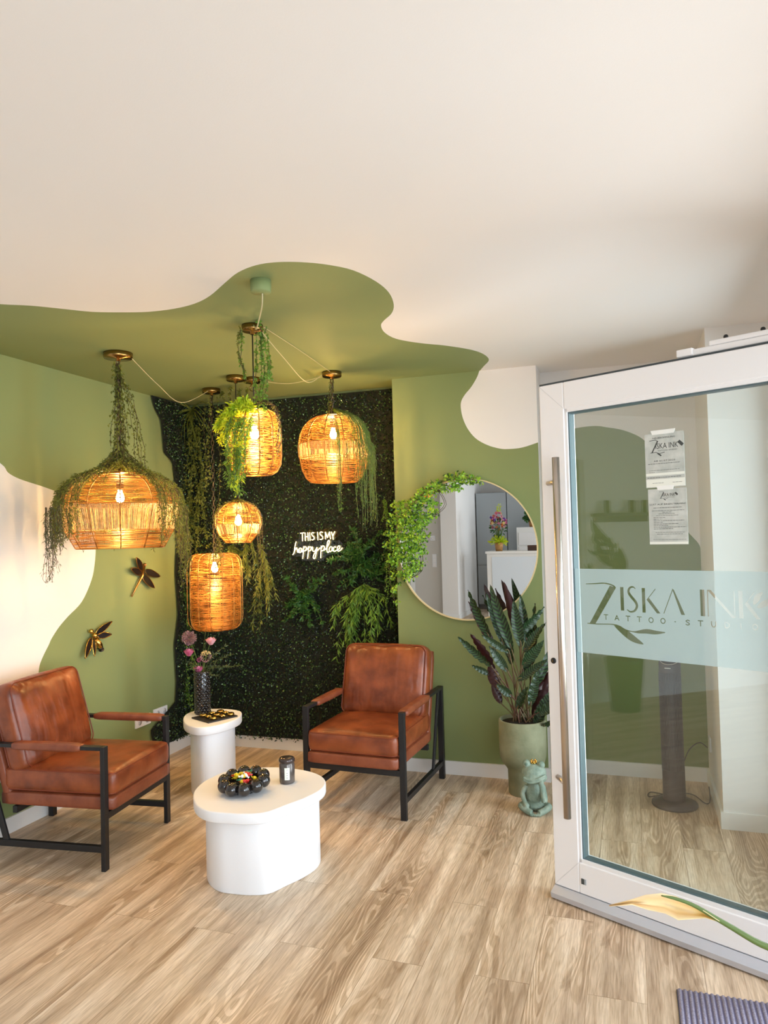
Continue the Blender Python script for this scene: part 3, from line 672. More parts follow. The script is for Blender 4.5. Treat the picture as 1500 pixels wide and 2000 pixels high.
# ------------------------------------------------------------------ tables
def outl(P, k=1, n=5):
    cx = sum(p[0] for p in P)/len(P); cy = sum(p[1] for p in P)/len(P)
    return [((p.x-cx)*k, (p.y-cy)*k) for p in catmull([(a, b, 0) for a, b in P], n, True)], (cx, cy)
CT = [(-1.965, 2.96), (-1.881, 2.849), (-1.785, 2.79), (-1.692, 2.787), (-1.60, 2.80), (-1.523, 2.84), (-1.476, 2.94), (-1.428, 3.05), (-1.406, 3.17), (-1.434, 3.276), (-1.508, 3.358), (-1.618, 3.404), (-1.765, 3.409), (-1.887, 3.361), (-1.987, 3.278), (-2.012, 3.152), (-2.0, 3.05)]
top, cc = outl(CT)
t = thing('coffee_table', 'low white pebble-shaped coffee table in the middle of the wooden floor', 'coffee table', (*cc, 0))
m = MB(); m.extr(top, .322, .37, bev=.006); m.build('tabletop', TABLEW, t)
m = MB(); m.extr([(a*.86+.008, b*.86+.012) for a, b in top], 0, .322, bev=.004); m.build('base', TABLEW, t)
SZ = .44
ST = [(358, 1402), (362, 1413), (380, 1420), (405, 1420), (435, 1414), (460, 1405), (471, 1397), (470, 1389), (450, 1385), (415, 1384), (385, 1387), (366, 1393)]
stp = [at_z(u, v, SZ)[:2] for u, v in ST]; top2, c2_ = outl(stp)
t = thing('side_table', 'small tall white side table between left armchair and plant wall', 'side table', (*c2_, 0))
m = MB(); m.extr(top2, SZ-.05, SZ, bev=.006); m.build('tabletop', TABLEW, t)
m = MB(); m.extr([(a*.76, b*.76) for a, b in top2], 0, SZ-.05, bev=.004); m.build('base', TABLEW, t)

# black ball-rim bowl
bc = at_z(477, 1545, .37)
t = thing('bowl', 'glossy black bowl rimmed with balls, full of sweets, on the coffee table', 'bowl', (bc.x, bc.y, .37))
m = MB(); m.lathe([(.0, 0), (.055, 0), (.058, .008), (.05, .02), (.06, .03), (.085, .05), (.088, .056), (.08, .054), (.055, .036), (0, .03)], 32); m.build('dish', GLOSSB, t)
for k in range(10):
    a = 2*PI*k/10+.2; m = MB(); m.ell((.094*math.cos(a), .094*math.sin(a), .048+.012*math.sin(a)), .031, 20, 14); m.build('ball', GLOSSB, t)
cols = [('red', RED), ('yellow', YEL), ('red', RED), ('yellow', YEL), ('green', GRN), ('yellow', YEL), ('white', WRP)]
srcs = {}
for k in range(26):
    cn, cm = cols[k % 7]; a = R(0, 2*PI); rr = .055*math.sqrt(R(0, 1)); z = .37+.056+.026*(1-rr/.055)+R(0, .01)
    if cn not in srcs:
        m = MB(); m.ell((0, 0, 0), (.014, .009, .009), 10, 6)
        for s_ in (-1, 1):
            m.add([(s_*.009, 0, 0), (s_*.02, -.008, .003), (s_*.022, 0, -.003), (s_*.02, .008, .003), (s_*.009, 0, .002)], [(0, 1, 2), (0, 2, 3), (4, 2, 1), (4, 3, 2)], 0, False)
        o = m.build('wrapped_sweet', cm); srcs[cn] = o
    else: o = srcs[cn].copy(); COL.objects.link(o)
    o.location = (bc.x+rr*math.cos(a), bc.y+rr*math.sin(a), z); o.rotation_euler = (R(-.6, .6), R(-.6, .6), R(0, PI))
    tag(o, 'small %s wrapped sweet piled in the black ball-rim bowl' % cn, 'sweet', 'wrapped sweets in the black bowl')
# candle jar
cc_ = at_z(561, 1528, .37)
t = thing('candle_jar', 'smoked glass candle jar with lid and white label on coffee table', 'candle', (cc_.x, cc_.y, .37), math.radians(20))
m = MB(); m.lathe([(0, 0), (.033, 0), (.036, .003), (.037, .01), (.037, .088), (.034, .094), (.033, .098)], 36); m.build('jar', CANDLE, t)
m = MB(); m.lathe([(.033, .098), (.0375, .1), (.0385, .104), (.0385, .113), (.034, .119), (.02, .121), (0, .1215)], 36); m.build('lid', mat('smoked lid', lin((74, 62, 60)), .2, .4), t)
m = MB(); vs = []; fs = []
for i in range(7):
    a = -PI/2-.33+.66*i/6+.12
    for z in (.022, .079): vs.append((.0376*math.cos(a), .0376*math.sin(a), z))
for i in range(6): fs.append((2*i, 2*i+2, 2*i+3, 2*i+1))
m.add(vs, fs); lb = m.build('paper_label', PAPERW, t)
m = MB()
for z, w in ((.07, .004), (.054, .007), (.044, .007), (.033, .008)):
    a = -PI/2+.12; m.bar((.0379*math.cos(a-w*10), .0379*math.sin(a-w*10), z), (.0379*math.cos(a+w*10), .0379*math.sin(a+w*10), z), .0006, .0016)
m.build('label_print', INKM, lb)

# vase, flowers, slate with gold pieces on the side table
vp = at_z(396, 1394, SZ)
t = thing('vase', 'tall black vase with knobbly woven relief on the small side table', 'vase', (vp.x, vp.y, SZ))
m = MB(); m.lathe([(0, 0), (.046, 0), (.048, .004), (.048, .268), (.046, .272), (.042, .27), (.040, .05), (0, .045)], 28); m.build('body', GLOSSB, t)
m = MB()
for i in range(17):
    for k in range(13):
        a = 2*PI*(k+.5*(i % 2))/13; z = .014+i*.0153
        q = Matrix.Rotation(a, 3, 'Z') @ Matrix.Rotation(.6 if (i+k) % 2 else -.6, 3, 'X')
        m.ell((.047*math.cos(a), .047*math.sin(a), z), (.006, .0125, .0065), 8, 5, rot=q)
m.build('relief', GLOSSB, t)
VT = Vector((vp.x, vp.y, SZ+.25))
def stemmed(name, label, cat, head, stemm=STEMG, r=.0022):
    head = Vector(head); t = thing(name, label, cat, VT); h = head-VT
    m = MB(); pts = catmull([(R(-.01, .01), R(-.01, .01), -.2), (h.x*.12, h.y*.12, .0), (h.x*.55, h.y*.55, h.z*.6), tuple(h)], 5); m.tube(pts, r, 6); m.build('stem', stemm, t)
    return t, h
def hy(u, v, y=None): return at_y(u, v, vp.y if y is None else y)
t, h = stemmed('allium', 'round mauve allium head at the top left of the vase', 'flower', hy(369, 1246))
m = MB()
for k in range(420):
    d = rdir(); p = h+d*R(.038, .05); m.leaf(p-d*.006, d, rdir(), .009, .006); m.tube([h+d*.01, p], .0006, 3, caps=False)
m.build('bloom', ALLI, t)
def rose(label, u, v, mt, s=1.35, tilt=(0, 0)):
    t, h = stemmed('rose', label, 'flower', hy(u, v)); m = MB()
    for ring, (n, rr, hh) in enumerate(((3, .006, .036), (4, .011, .036), (5, .016, .033), (5, .020, .027))):
        for k in range(n):
            a = 2*PI*k/n+ring*.7; vs = []; fs = []
            for i in range(4):
                for j in range(5):
                    t_ = i/3; aa = a+(j-2)*(.38-.04*ring); r_ = (rr*(.35+.65*math.sin(t_*PI/2))+(.0015*ring*t_**3))*s
                    vs.append(h+Vector((r_*math.cos(aa), r_*math.sin(aa), (-.018+hh*t_*(1-.08*abs(j-2)))*s)))
            for i in range(3):
                for j in range(4): fs.append((i*5+j, i*5+j+1, (i+1)*5+j+1, (i+1)*5+j))
            m.add(vs, fs)
    m.build('bloom', mt, t)
    c = MB(); c.lathe([(.002, -.022), (.008, -.014), (.012*s, -.004)], 8, c=h); c.build('sepals', STEMG, t)
rose('pale pink rose bud below the allium, leaning left out of the vase', 369, 1274, PINK)
rose('pale pink rose standing highest on the right of the vase', 412, 1252, PINKL)
rose('deep pink rose hanging low over the vase rim', 388, 1307, PINK, 1.3)
t, h = stemmed('scabious', 'small round mauve pompom flower above the low pink rose', 'flower', hy(389, 1289))
m = MB()
for k in range(120): d = rdir(); m.leaf(h+d*.008, d, rdir(), .010, .007)
m.build('bloom', PURP, t)
t, h = stemmed('filler_flower', 'mauve and cream fluffy filler flower in the middle of the vase', 'flower', hy(402, 1282))
m = MB()
for k in range(220):
    d = rdir(); p = h+Vector((d.x*.028, d.y*.028, d.z*.03)); m.leaf(p, d+Vector((0, 0, .4)), rdir(), .011, .006, 0 if d.z > .2 else 1)
m.build('bloom', [CRM, ALLI], t)
t = thing('eucalyptus_sprig', 'fine green leafy sprigs spreading right out of the vase', 'foliage', VT)
ms = MB(); ml = MB()
for (u, v) in ((470, 1299), (452, 1278), (440, 1262), (445, 1300), (425, 1320), (420, 1298), (372, 1305), (368, 1292), (408, 1235), (404, 1222)):
    h = hy(u, v, vp.y+R(-.05, .05))-VT; pts = catmull([(0, 0, -.05), (h.x*.25, h.y*.25, h.z*.3+.02), (h.x*.6, h.y*.6, h.z*.75), tuple(h)], 6); ms.tube(pts, .0011, 4)
    for p in pts[6:]:
        if v in (1235, 1222): continue
        for _ in range(3): ml.leaf(p, rdir()+h.normalized()*.6, rdir(), R(.014, .028), R(.005, .009))
ms.build('stem', STEMG, t); ml.build('leaves', VGREY, t)
tc4 = [at_z(u, v, SZ) for u, v in ((368, 1403), (403, 1416), (471, 1400), (434, 1389))]
tc_ = sum((Vector(p) for p in tc4), Vector())/4; ax = (tc4[2]-tc4[1]); ang = math.atan2(ax.y, ax.x)
t = thing('slate_board', 'square black slate board holding gold game pieces on the side table', 'tray', (tc_.x, tc_.y, SZ), ang)
m = MB(); m.box((-.105, -.095, .0005), (.105, .095, .009)); bevel(m.build('board', mat('black slate', (.012, .012, .014), .55, bump=.3, bscale=60), t), .001)
for i in range(3):
    for j in range(3):
        ca, sa = math.cos(ang), math.sin(ang); lx, ly = .012+(i-1)*.062, -.008+(j-1)*.056
        m = MB()
        if (i+j) % 2 == 0 : m.lathe([(0, 0), (.016, 0), (.022, .004), (.0235, .010), (.021, .016), (.014, .019), (.007, .0165), (0, .016)], 20); lbl = 'round'
        else:
            for q in (PI/4, -PI/4): m.tube([(-.02*math.cos(q), -.02*math.sin(q), .009), (0, 0, .011), (.02*math.cos(q), .02*math.sin(q), .009)], [.007, .008, .007], 10)
            m.ell((0, 0, .011), (.012, .012, .009), 12, 8); lbl = 'cross-shaped'
        o = m.build('gold_game_piece', GOLD); o.location = (tc_.x+lx*ca-ly*sa, tc_.y+lx*sa+ly*ca, SZ+.0095); o.rotation_euler = (0, 0, ang)
        tag(o, '%s gold game piece on the black slate, %s row, %s' % (lbl, ('near', 'middle', 'far')[j], ('left', 'centre', 'right')[i]), 'ornament', 'gold pieces on the slate board')

# ------------------------------------------------------------------ pot plant and frog
pc = at_z(1024, 1548, 0)
t = thing('potted_plant', 'tall rattlesnake plant with wavy dark leaves in sage footed pot', 'potted plant', (pc.x, pc.y, 0))
PH = .435
m = MB(); m.lathe([(0, 0), (.088, 0), (.09, .004), (.092, .14), (.10, .155), (.125, .185), (.136, .22), (.139, .27), (.139, PH-.005), (.136, PH), (.128, PH), (.124, PH-.006), (.122, PH-.03), (0, PH-.03)], 40); m.build('pot', CONC, t)
m = MB(); m.lathe([(0, PH-.018), (.06, PH-.012), (.1225, PH-.022)], 24); m.build('soil', SOIL, t)
def calathea_mat():
    m = bpy.data.materials.new('striped calathea leaf'); m.use_nodes = True; N = m.node_tree.nodes; L = m.node_tree.links; b = N['Principled BSDF']
    b.inputs['Roughness'].default_value = .35
    uv = N.new('ShaderNodeAttribute'); uv.attribute_name = 'leafuv'
    sx = N.new('ShaderNodeSeparateXYZ'); L.new(uv.outputs['Vector'], sx.inputs[0])
    ab = N.new('ShaderNodeMath'); ab.operation = 'ABSOLUTE'; L.new(sx.outputs[0], ab.inputs[0])
    a = N.new('ShaderNodeMath'); a.operation = 'MULTIPLY_ADD'; a.inputs[1].default_value = -14; L.new(ab.outputs[0], a.inputs[0])
    c = N.new('ShaderNodeMath'); c.operation = 'MULTIPLY'; c.inputs[1].default_value = 95; L.new(sx.outputs[1], c.inputs[0]); L.new(c.outputs[0], a.inputs[2])
    s = N.new('ShaderNodeMath'); s.operation = 'SINE'; L.new(a.outputs[0], s.inputs[0])
    r = N.new('ShaderNodeValToRGB'); r.color_ramp.elements[0].position = .35; r.color_ramp.elements[0].color = (*lin((12, 28, 17)), 1)
    r.color_ramp.elements[1].position = .75; r.color_ramp.elements[1].color = (*lin((46, 80, 42)), 1)
    mm = N.new('ShaderNodeMapRange'); mm.inputs[1].default_value = -1; mm.inputs[2].default_value = 1; L.new(s.outputs[0], mm.inputs[0]); L.new(mm.outputs[0], r.inputs[0])
    g = N.new('ShaderNodeNewGeometry'); mx = N.new('ShaderNodeMix'); mx.data_type = 'RGBA'
    L.new(g.outputs['Backfacing'], mx.inputs[0]); L.new(r.outputs[0], mx.inputs[6]); mx.inputs[7].default_value = (*lin((52, 20, 25)), 1)
    L.new(mx.outputs[2], b.inputs['Base Color']); return m
CALA = calathea_mat()
fol = MB(); luv = []; stm = MB()
def big_leaf(base, tip, w, side, sag, wav=.006, twist=0):
    base = Vector(base); tip = Vector(tip); d = tip-base; Ln = d.length; dn = d.normalized(); side = Vector(side); side = (side-dn*side.dot(dn)).normalized(); nrm = side.cross(dn)
    n = 18; vs = []; fs = []
    for i in range(n+1):
        s = i/n; c = base+d*s+nrm*sag*math.sin(PI*s)*Ln*.3-Vector((0, 0, 1))*sag*s*s*Ln*.25
        ww = w*(math.sin(PI*s**.8)**.75)*.5 if 0 < s < 1 else .0004
        tw = twist*s; sd = side*math.cos(tw)+nrm*math.sin(tw); nn = nrm*math.cos(tw)-side*math.sin(tw)
        for j, k in enumerate((-1, -.5, 0, .5, 1)):
            wv = wav*math.sin(i*2.1+k*1.3)*abs(k)
            vs.append(c+sd*k*ww+nn*(abs(k)*ww*.35+wv)); luv.append((k*.5, s, 0))
    for i in range(n):
        for j in range(4): fs.append((i*5+j, i*5+j+1, (i+1)*5+j+1, (i+1)*5+j))
    fol.add(vs, fs)
def P3(u, v, dy): q = at_y(u, v, pc.y+dy); return Vector((q.x-pc.x, q.y-pc.y, q.z))
PL = [ # base px, tip px, depth base, depth tip, width m, facing(1 front, -1 underside)
 ((958, 1250), (914, 1152), -.02, -.05, .05, 1), ((966, 1262), (915, 1176), .0, -.02, .042, -1), ((985, 1262), (949, 1158), 0, .04, .04, 1),
 ((1000, 1270), (957, 1137), -.03, .0, .052, 1), ((1012, 1250), (984, 1136), .02, .05, .045, -1), ((1018, 1265), (1003, 1172), -.03, -.03, .055, 1),
 ((1015, 1240), (1063, 1184), 0, .03, .045, 1), ((1022, 1275), (1066, 1215), -.02, -.02, .045, 1), ((1020, 1302), (1062, 1250), -.04, -.06, .05, 1),
 ((1010, 1330), (1070, 1288), -.05, -.1, .04, 1), ((960, 1302), (893, 1243), -.04, -.1, .042, 1), ((966, 1310), (918, 1236), 0, -.03, .045, -1),
 ((995, 1275), (940, 1240), -.04, -.08, .035, 1), ((992, 1312), (955, 1262), -.04, -.05, .045, 1), ((972, 1345), (955, 1296), .0, -.02, .06, -1),
 ((957, 1318), (921, 1298), .0, -.03, .03, 1), ((1000, 1360), (970, 1336), -.06, -.09, .04, 1), ((980, 1375), (960, 1335), .02, .0, .04, -1),
 ((1040, 1400), (1072, 1310), .0, .05, .06, -1), ((1045, 1420), (1085, 1340), -.02, .0, .06, 1), ((1035, 1380), (1050, 1310), -.03, -.03, .045, 1),
 ((1030, 1360), (1090, 1240), .03, .08, .05, 1), ((1040, 1350), (1110, 1290), .03, .06, .055, -1), ((1045, 1395), (1100, 1370), -.03, -.06, .05, 1),
 ((1000, 1300), (985, 1200), .03, .05, .05, 1), ((1025, 1330), (1035, 1262), .02, .02, .05, 1), ((1010, 1385), (1032, 1340), -.05, -.07, .045, 1),
 ((1060, 1418), (1082, 1402), -.05, -.1, .05, 1), ((1030, 1260), (1016, 1160), .05, .09, .045, 1), ((1040, 1300), (1045, 1180), .05, .1, .05, 1)]
for (bp_, tp_, d0, d1, w, fc) in PL:
    b_ = P3(*bp_, d0); t_ = P3(*tp_, d1); side = Vector((1, 0, 0))*fc+Vector((0, R(-.5, .5), R(-.3, .3)))
    big_leaf(b_, t_, w*1.22, side, R(-.05, .12), R(.005, .009), R(-.5, .5))
    root = Vector((R(-.05, .06), R(-.05, .05), PH-.02)); mid = (root+b_)/2; mid.x = root.x*.6+b_.x*.4
    stm.tube(catmull([root, mid, b_, b_+(t_-b_)*.15], 5), [.0045]*8+[.003]*8 if False else .0036, 6)
fo = fol.build('foliage', CALA, t)
at = fo.data.attributes.new('leafuv', 'FLOAT_VECTOR', 'POINT')
for i, q in enumerate(luv): at.data[i].vector = q
stm.build('stems', mat('maroon stem', lin((92, 44, 40)), .5, noise=lin((110, 104, 60)), nscale=12), t)

fp = at_z(1043, 1590, 0)
t = thing('frog_figurine', 'mint stone frog figure with gold crown resting its cheek on its hand', 'figurine', (fp.x, fp.y+.05, 0), math.radians(8))
m = MB(); seg = dict(seg=20, rings=12)
m.ell((0, .015, .085), (.052, .045, .085), **seg); m.ell((0, -.003, .212), (.068, .055, .05), **seg); m.ell((0, -.02, .19), (.072, .05, .034), **seg)
m.ell((-.04, -.01, .262), .021, **seg); m.ell((.04, -.012, .256), .021, **seg); m.ell((0, .02, .03), (.07, .06, .032), **seg)
def cap(P, r): m.tube(catmull(P, 5), r, 12)
cap([(-.045, .0, .14), (-.066, -.01, .095), (-.05, -.045, .05)], .0135); m.ell((-.047, -.05, .045), .017, 12, 8)
cap([(.045, 0, .14), (.055, -.04, .085), (.05, -.06, .07)], .0145); cap([(.048, -.06, .07), (.043, -.062, .12), (.038, -.058, .165)], .014); m.ell((.036, -.06, .17), (.016, .01, .02), 12, 8)
for sx in (-1, 1):
    cap([(sx*.05, .02, .03), (sx*.075, -.03, .035), (sx*.045, -.06, .022), (sx*.02, -.075, .014)], .018)
    for k in (-1, 0, 1): cap([(sx*.02, -.075, .012), (sx*.012+k*.012, -.095, .008)], .007)
cap([(-.06, -.058, .185), (-.03, -.07, .175), (0, -.073, .178), (.035, -.068, .190), (.06, -.05, .2)], .005)
cap([(-.06, -.055, .197), (-.03, -.068, .188), (0, -.07, .191), (.035, -.066, .203), (.06, -.048, .212)], .006)
bo = m.build('body', FROGM, t); rm = bo.modifiers.new('remesh', 'REMESH'); rm.mode = 'VOXEL'; rm.voxel_size = .0028; rm.use_smooth_shade = True
sm = bo.modifiers.new('smooth', 'SMOOTH'); sm.iterations = 2
EYEM = mat('darker stone', lin((104, 128, 112)), .6)
for sx, zz in ((-1, .262), (1, .256)): m = MB(); m.ell((sx*.041, -.026, zz+.001), (.010, .006, .010), 12, 8); m.build('eye', EYEM, t)
m = MB(); m.lathe([(.012, .258), (.014, .266)], 16)
for k in range(5): a = 2*PI*k/5-.3; m.ell((.015*math.cos(a), .015*math.sin(a), .275), .0055, 8, 6); m.tube([(.013*math.cos(a), .013*math.sin(a), .26), (.015*math.cos(a), .015*math.sin(a), .273)], .004, 6)
m.build('crown', GOLD, t)

# ------------------------------------------------------------------ mirror
mc = Vector((-1.0, 0, 1.442)); MRR = .455
t = thing('mirror', 'large round wall mirror with thin cream frame on the green wall', 'mirror', (mc.x, YP-.001, mc.z))
t.rotation_euler = (PI/2, 0, 0)
m = MB(); m.lathe([(0, .004), (MRR-.008, .004), (MRR-.008, .020), (0, .020)], 96, smooth=False); m.build('mirror_glass', MIRR, t)
m = MB(); m.lathe([(MRR-.008, .0), (MRR, .0), (MRR, .030), (MRR-.008, .030), (MRR-.008, .0)], 96, smooth=False); m.build('frame', CREAM, t)

# ivy round the mirror
def scatter(mb, blobs, y, n, L, w, dy=.03, m=0, down=.5, fn=None):
    tot = sum(b[2]**2 for b in blobs)
    for u, v, r in blobs:
        for k in range(max(1, int(n*r*r/tot))):
            a = R(0, 2*PI); q = r*math.sqrt(R(0, 1)); p = at_y(u+q*math.cos(a), v+q*math.sin(a), y+R(-dy, dy))
            d = rdir()+Vector((0, -.7, -down)); mb.leaf(p, d, rdir()+Vector((0, -1, 0)), R(.7, 1.25)*L, R(.8, 1.2)*w, m if not callable(m) else m())
t = thing('ivy_garland', 'bright green artificial ivy trailing over the left of the round mirror', 'ivy', (-1.4, YP-.03, 1.5))
ivst = [[(930, 938), (905, 934), (880, 936), (850, 946), (822, 968), (800, 995), (786, 1030), (778, 1080), (790, 1130)], [(850, 950), (868, 985), (842, 1010)], [(800, 990), (815, 1050), (822, 1110), (800, 1130)],
        [(780, 1010), (765, 1060), (760, 1120), (772, 1180)], [(822, 966), (855, 958), (868, 955)], [(850, 946), (885, 950), (895, 952)]]
ms = MB(); ml = MB(); org = Vector((-1.4, YP-.03, 1.5))
for s_ in ivst: ms.tube([at_y(u, v, YP-.045)-org for u, v in c2(s_, 5)], .0018, 5)
ms.build('stem', STEMB, t)
blobs = [(935, 937, 7), (918, 934, 10), (900, 931, 13), (888, 941, 10), (878, 930, 9), (860, 940, 8), (846, 948, 9), (835, 958, 11), (850, 952, 6), (868, 956, 6), (885, 950, 8), (893, 953, 6), (864, 949, 6),
  (822, 966, 13), (812, 980, 14), (838, 982, 10), (842, 1000, 10), (828, 1010, 13), (808, 1000, 12), (792, 985, 12), (776, 988, 12), (790, 1010, 16), (810, 1022, 16), (772, 1016, 14), (796, 1036, 18), (818, 1046, 12), (778, 1050, 18),
  (806, 1062, 16), (762, 1062, 12), (786, 1078, 18), (815, 1076, 12), (770, 1092, 14), (800, 1098, 14), (822, 1098, 6), (796, 1118, 12), (808, 1108, 10), (782, 1120, 8), (766, 1124, 8), (794, 1130, 7), (758, 1040, 9), (770, 1150, 7), (774, 1175, 5), (776, 1140, 6)]
ml = MB(); scatter(ml, blobs, YP-.065, 2100, .021, .017, .035, m=lambda: random.choice((0, 0, 0, 1, 2)))
ml.v = [tuple(Vector(p)-org) for p in ml.v]; ml.build('leaves', [IVY, VMID, VDARK], t)

# ------------------------------------------------------------------ plant wall
GW = [(4.396, 2.585), (4.435, 2.491), (4.506, 2.419), (4.526, 2.279), (4.536, 2.187), (4.641, 2.12), (4.669, 1.95), (4.65, 1.758), (4.67, 1.529), (4.65, 1.301), (4.674, 0.996), (4.622, 0.776), (4.64, 0.51), (4.623, 0.364), (4.485, 0.304), (4.33, 0.234), (4.346, 0.155), (4.553, 0.092)]
gpoly = GW+[(YN, .088), (YN, 2.585)]
t = thing('boxwood_panel', 'dark green artificial boxwood hedge panel filling the back niche', 'plant wall', (0, YN, 0))
m = MB(); m.box((XL+.02, -.03, .09), (XA-.004, -.001, CH-.02)); m.build('backing', BACKING, t)
lf = MB()
def boxleaves(mb, n, pos, nrm):
    for k in range(n):
        p, ok = pos()
        if not ok: continue
        d = (rdir()+nrm*.7).normalized(); mb.leaf(p, d, rdir()+nrm, R(.012, .021), R(.009, .015), 0 if R(0, 1) < .84 else 1, .25)
def npos():
    z = R(.075, CH-.03); return Vector((R(XL+.03, XA-.006), -.028-abs(random.gauss(0, .016)), z)), True
boxleaves(lf, 30000, npos, Vector((0, -1, 0)))
BOXL2 = mat('glint boxwood leaf', lin((92, 128, 72)), .22, spec=.9)  # paler leaf colour stands in for glints off the glossy hedge
o = lf.build('leaves', [BOXLEAF, BOXL2], t); o['kind'] = 'stuff'
t = thing('boxwood_panel', 'ragged strip of boxwood hedge panel wrapping onto the left wall corner', 'plant wall', (XL, 0, 0))
V_, _, F_, _, _, _ = delaunay_2d_cdt([Vector(p) for p in gpoly], [(i, (i+1) % len(gpoly)) for i in range(len(gpoly))], [], 1, 1e-6)
m = MB(); m.add([(.018, v.x-.01 if v.x < 4.8 else v.x, v.y) for v in V_], [list(f) for f in F_], 0, False); m.build('backing', BACKING, t)
lf = MB()
def lpos():
    y = R(4.3, YN-.03); z = R(.09, 2.57); return Vector((.02+abs(random.gauss(0, .016)), y+R(-.012, .012), z)), inpoly(y, z, gpoly)
boxleaves(lf, 9500, lpos, Vector((1, 0, 0)))
o = lf.build('leaves', [BOXLEAF, BOXL2], t); o['kind'] = 'stuff'

def strand(ms, ml, pts, n, L, w, spread=.01, dirn=(0, 0, -1), bias=.5, sr=.0012, per=2, m=0, leafy=True, seg=4):
    P = [Vector(p) for p in pts]; ms.tube(P, sr, seg, caps=False)
    ls = [0]
    for a, b in zip(P, P[1:]): ls.append(ls[-1]+(b-a).length)
    for k in range(n):
        s = R(0, ls[-1]); i = 0
        while i < len(ls)-2 and ls[i+1] < s: i += 1
        q = P[i].lerp(P[i+1], (s-ls[i])/max(1e-6, ls[i+1]-ls[i])); tg = (P[i+1]-P[i]).normalized()
        for _ in range(per):
            d = rdir()+tg*.6+Vector(dirn)*bias; a = rdir()
            if leafy: ml.leaf(q+rdir()*spread*R(0, 1), d, a, L*R(.7, 1.3), w*R(.8, 1.2), m)
            else: ml.dia(q+rdir()*spread*R(0, 1), d, a, L*R(.7, 1.3), w*R(.8, 1.2), m)
def wall_plant(name, label, paths, y, n, L, w, mt, spread=.02, per=2, bias=.5, depth=.05, stem=STEMG, cat='foliage', grp=None, sub=3):
    c = at_y(*paths[0][0], y); t = thing(name, label, cat, c, 0, grp); ms = MB(); ml = MB()
    for path in paths:
        for s_ in range(sub):
            ju = R(-7, 7); jv = R(-6, 6); dy = R(0, depth)
            pts = [at_y(u+ju*(i/(len(path)-1) if len(path) > 1 else 1), v+jv*(i/max(1, len(path)-1)), y-dy*min(1, i/2))-c for i, (u, v) in enumerate(c2(path, 4))]
            strand(ms, ml, pts, n, L, w, spread, bias=bias, per=per)
    ms.build('stems', stem, t); ml.build('leaves', mt, t)
YW = YN-.06
wall_plant('hanging_foliage', 'long column of mossy foliage in the corner beside the big left lamp', [[(372, 800), (370, 880), (362, 960)], [(385, 830), (384, 900), (380, 990)], [(352, 960), (354, 1040), (350, 1120)], [(372, 960), (372, 1050), (368, 1130)], [(390, 940), (386, 1020), (384, 1080)]], YW, 70, .022, .013, VOLIVE, .03, 2, grp='plants on the plant wall')
wall_plant('hanging_foliage', 'bright mossy foliage hanging beside the flower vase at the corner', [[(352, 1120), (350, 1220), (352, 1330), (356, 1400)], [(362, 1180), (360, 1260), (364, 1350)], [(345, 1260), (346, 1330), (350, 1400)]], YW-.02, 90, .022, .013, VMID, .03, 2, grp='plants on the plant wall')
wall_plant('hanging_foliage', 'dark mossy foliage hanging between the corner and the lamp chain', [[(330, 1100), (334, 1160), (332, 1220)], [(345, 1080), (345, 1150), (348, 1210)], [(392, 1080), (388, 1150), (384, 1210)]], YW-.02, 60, .022, .012, VDARK, .03, 2, grp='plants on the plant wall')
wall_plant('willow_spray', 'feathery willow foliage hanging below the glowing round wire lamp', [[(490, 1050), (500, 1100), (506, 1150), (500, 1210)], [(505, 1060), (512, 1110), (512, 1160)], [(480, 1060), (484, 1100), (488, 1130)], [(515, 1080), (518, 1140), (515, 1200)], [(450, 1065), (462, 1085), (470, 1095)]], YW-.16, 34, .042, .008, VOLIVE, .006, 2, .8, grp='plants on the plant wall')
wall_plant('willow_spray', 'large feathery willow foliage hanging behind the right armchair back', [[(712, 1140), (680, 1170), (658, 1200), (655, 1225)], [(712, 1140), (690, 1180), (672, 1230), (670, 1275)], [(712, 1140), (705, 1190), (696, 1235), (694, 1255)], [(712, 1140), (722, 1185), (722, 1230), (730, 1250)], [(712, 1140), (738, 1170), (742, 1210), (742, 1245)], [(700, 1150), (680, 1200), (684, 1240), (690, 1262)]], YW-.04, 30, .050, .010, VMID, .008, 2, .8, depth=.09, grp='plants on the plant wall')
wall_plant('fern', 'dark fern cluster right of the glowing sign', [[(700, 1100), (680, 1085), (662, 1088)], [(700, 1100), (690, 1070), (672, 1062)], [(700, 1100), (712, 1075), (728, 1062)], [(700, 1100), (725, 1100), (748, 1090)], [(700, 1100), (690, 1120), (672, 1132)], [(700, 1100), (715, 1120), (735, 1128)], [(700, 1100), (704, 1060), (700, 1048)], [(700, 1100), (740, 1120), (760, 1100)]], YW, 34, .036, .014, VDARK, .006, 2, 0, depth=.1, grp='plants on the plant wall')
wall_plant('fern', 'small green fern in the middle of the plant wall below the sign', [[(588, 1168), (585, 1150), (582, 1136)], [(588, 1168), (602, 1160), (604, 1150)], [(588, 1168), (570, 1172), (560, 1176)], [(588, 1168), (582, 1190), (574, 1200)], [(588, 1168), (598, 1190), (602, 1205)], [(588, 1168), (608, 1180), (614, 1200)]], YW, 28, .032, .016, VDARK, .006, 2, 0, depth=.07, grp='plants on the plant wall')
wall_plant('trailing_vine', 'thin small-leaved vine hanging at the right edge of the plant wall', [[(768, 1090), (772, 1140), (776, 1190)], [(755, 1080), (764, 1120), (770, 1160)], [(750, 975), (752, 1000), (748, 1020)]], YW-.1, 60, .014, .011, VMID, .01, 1, .4, grp='plants on the plant wall')
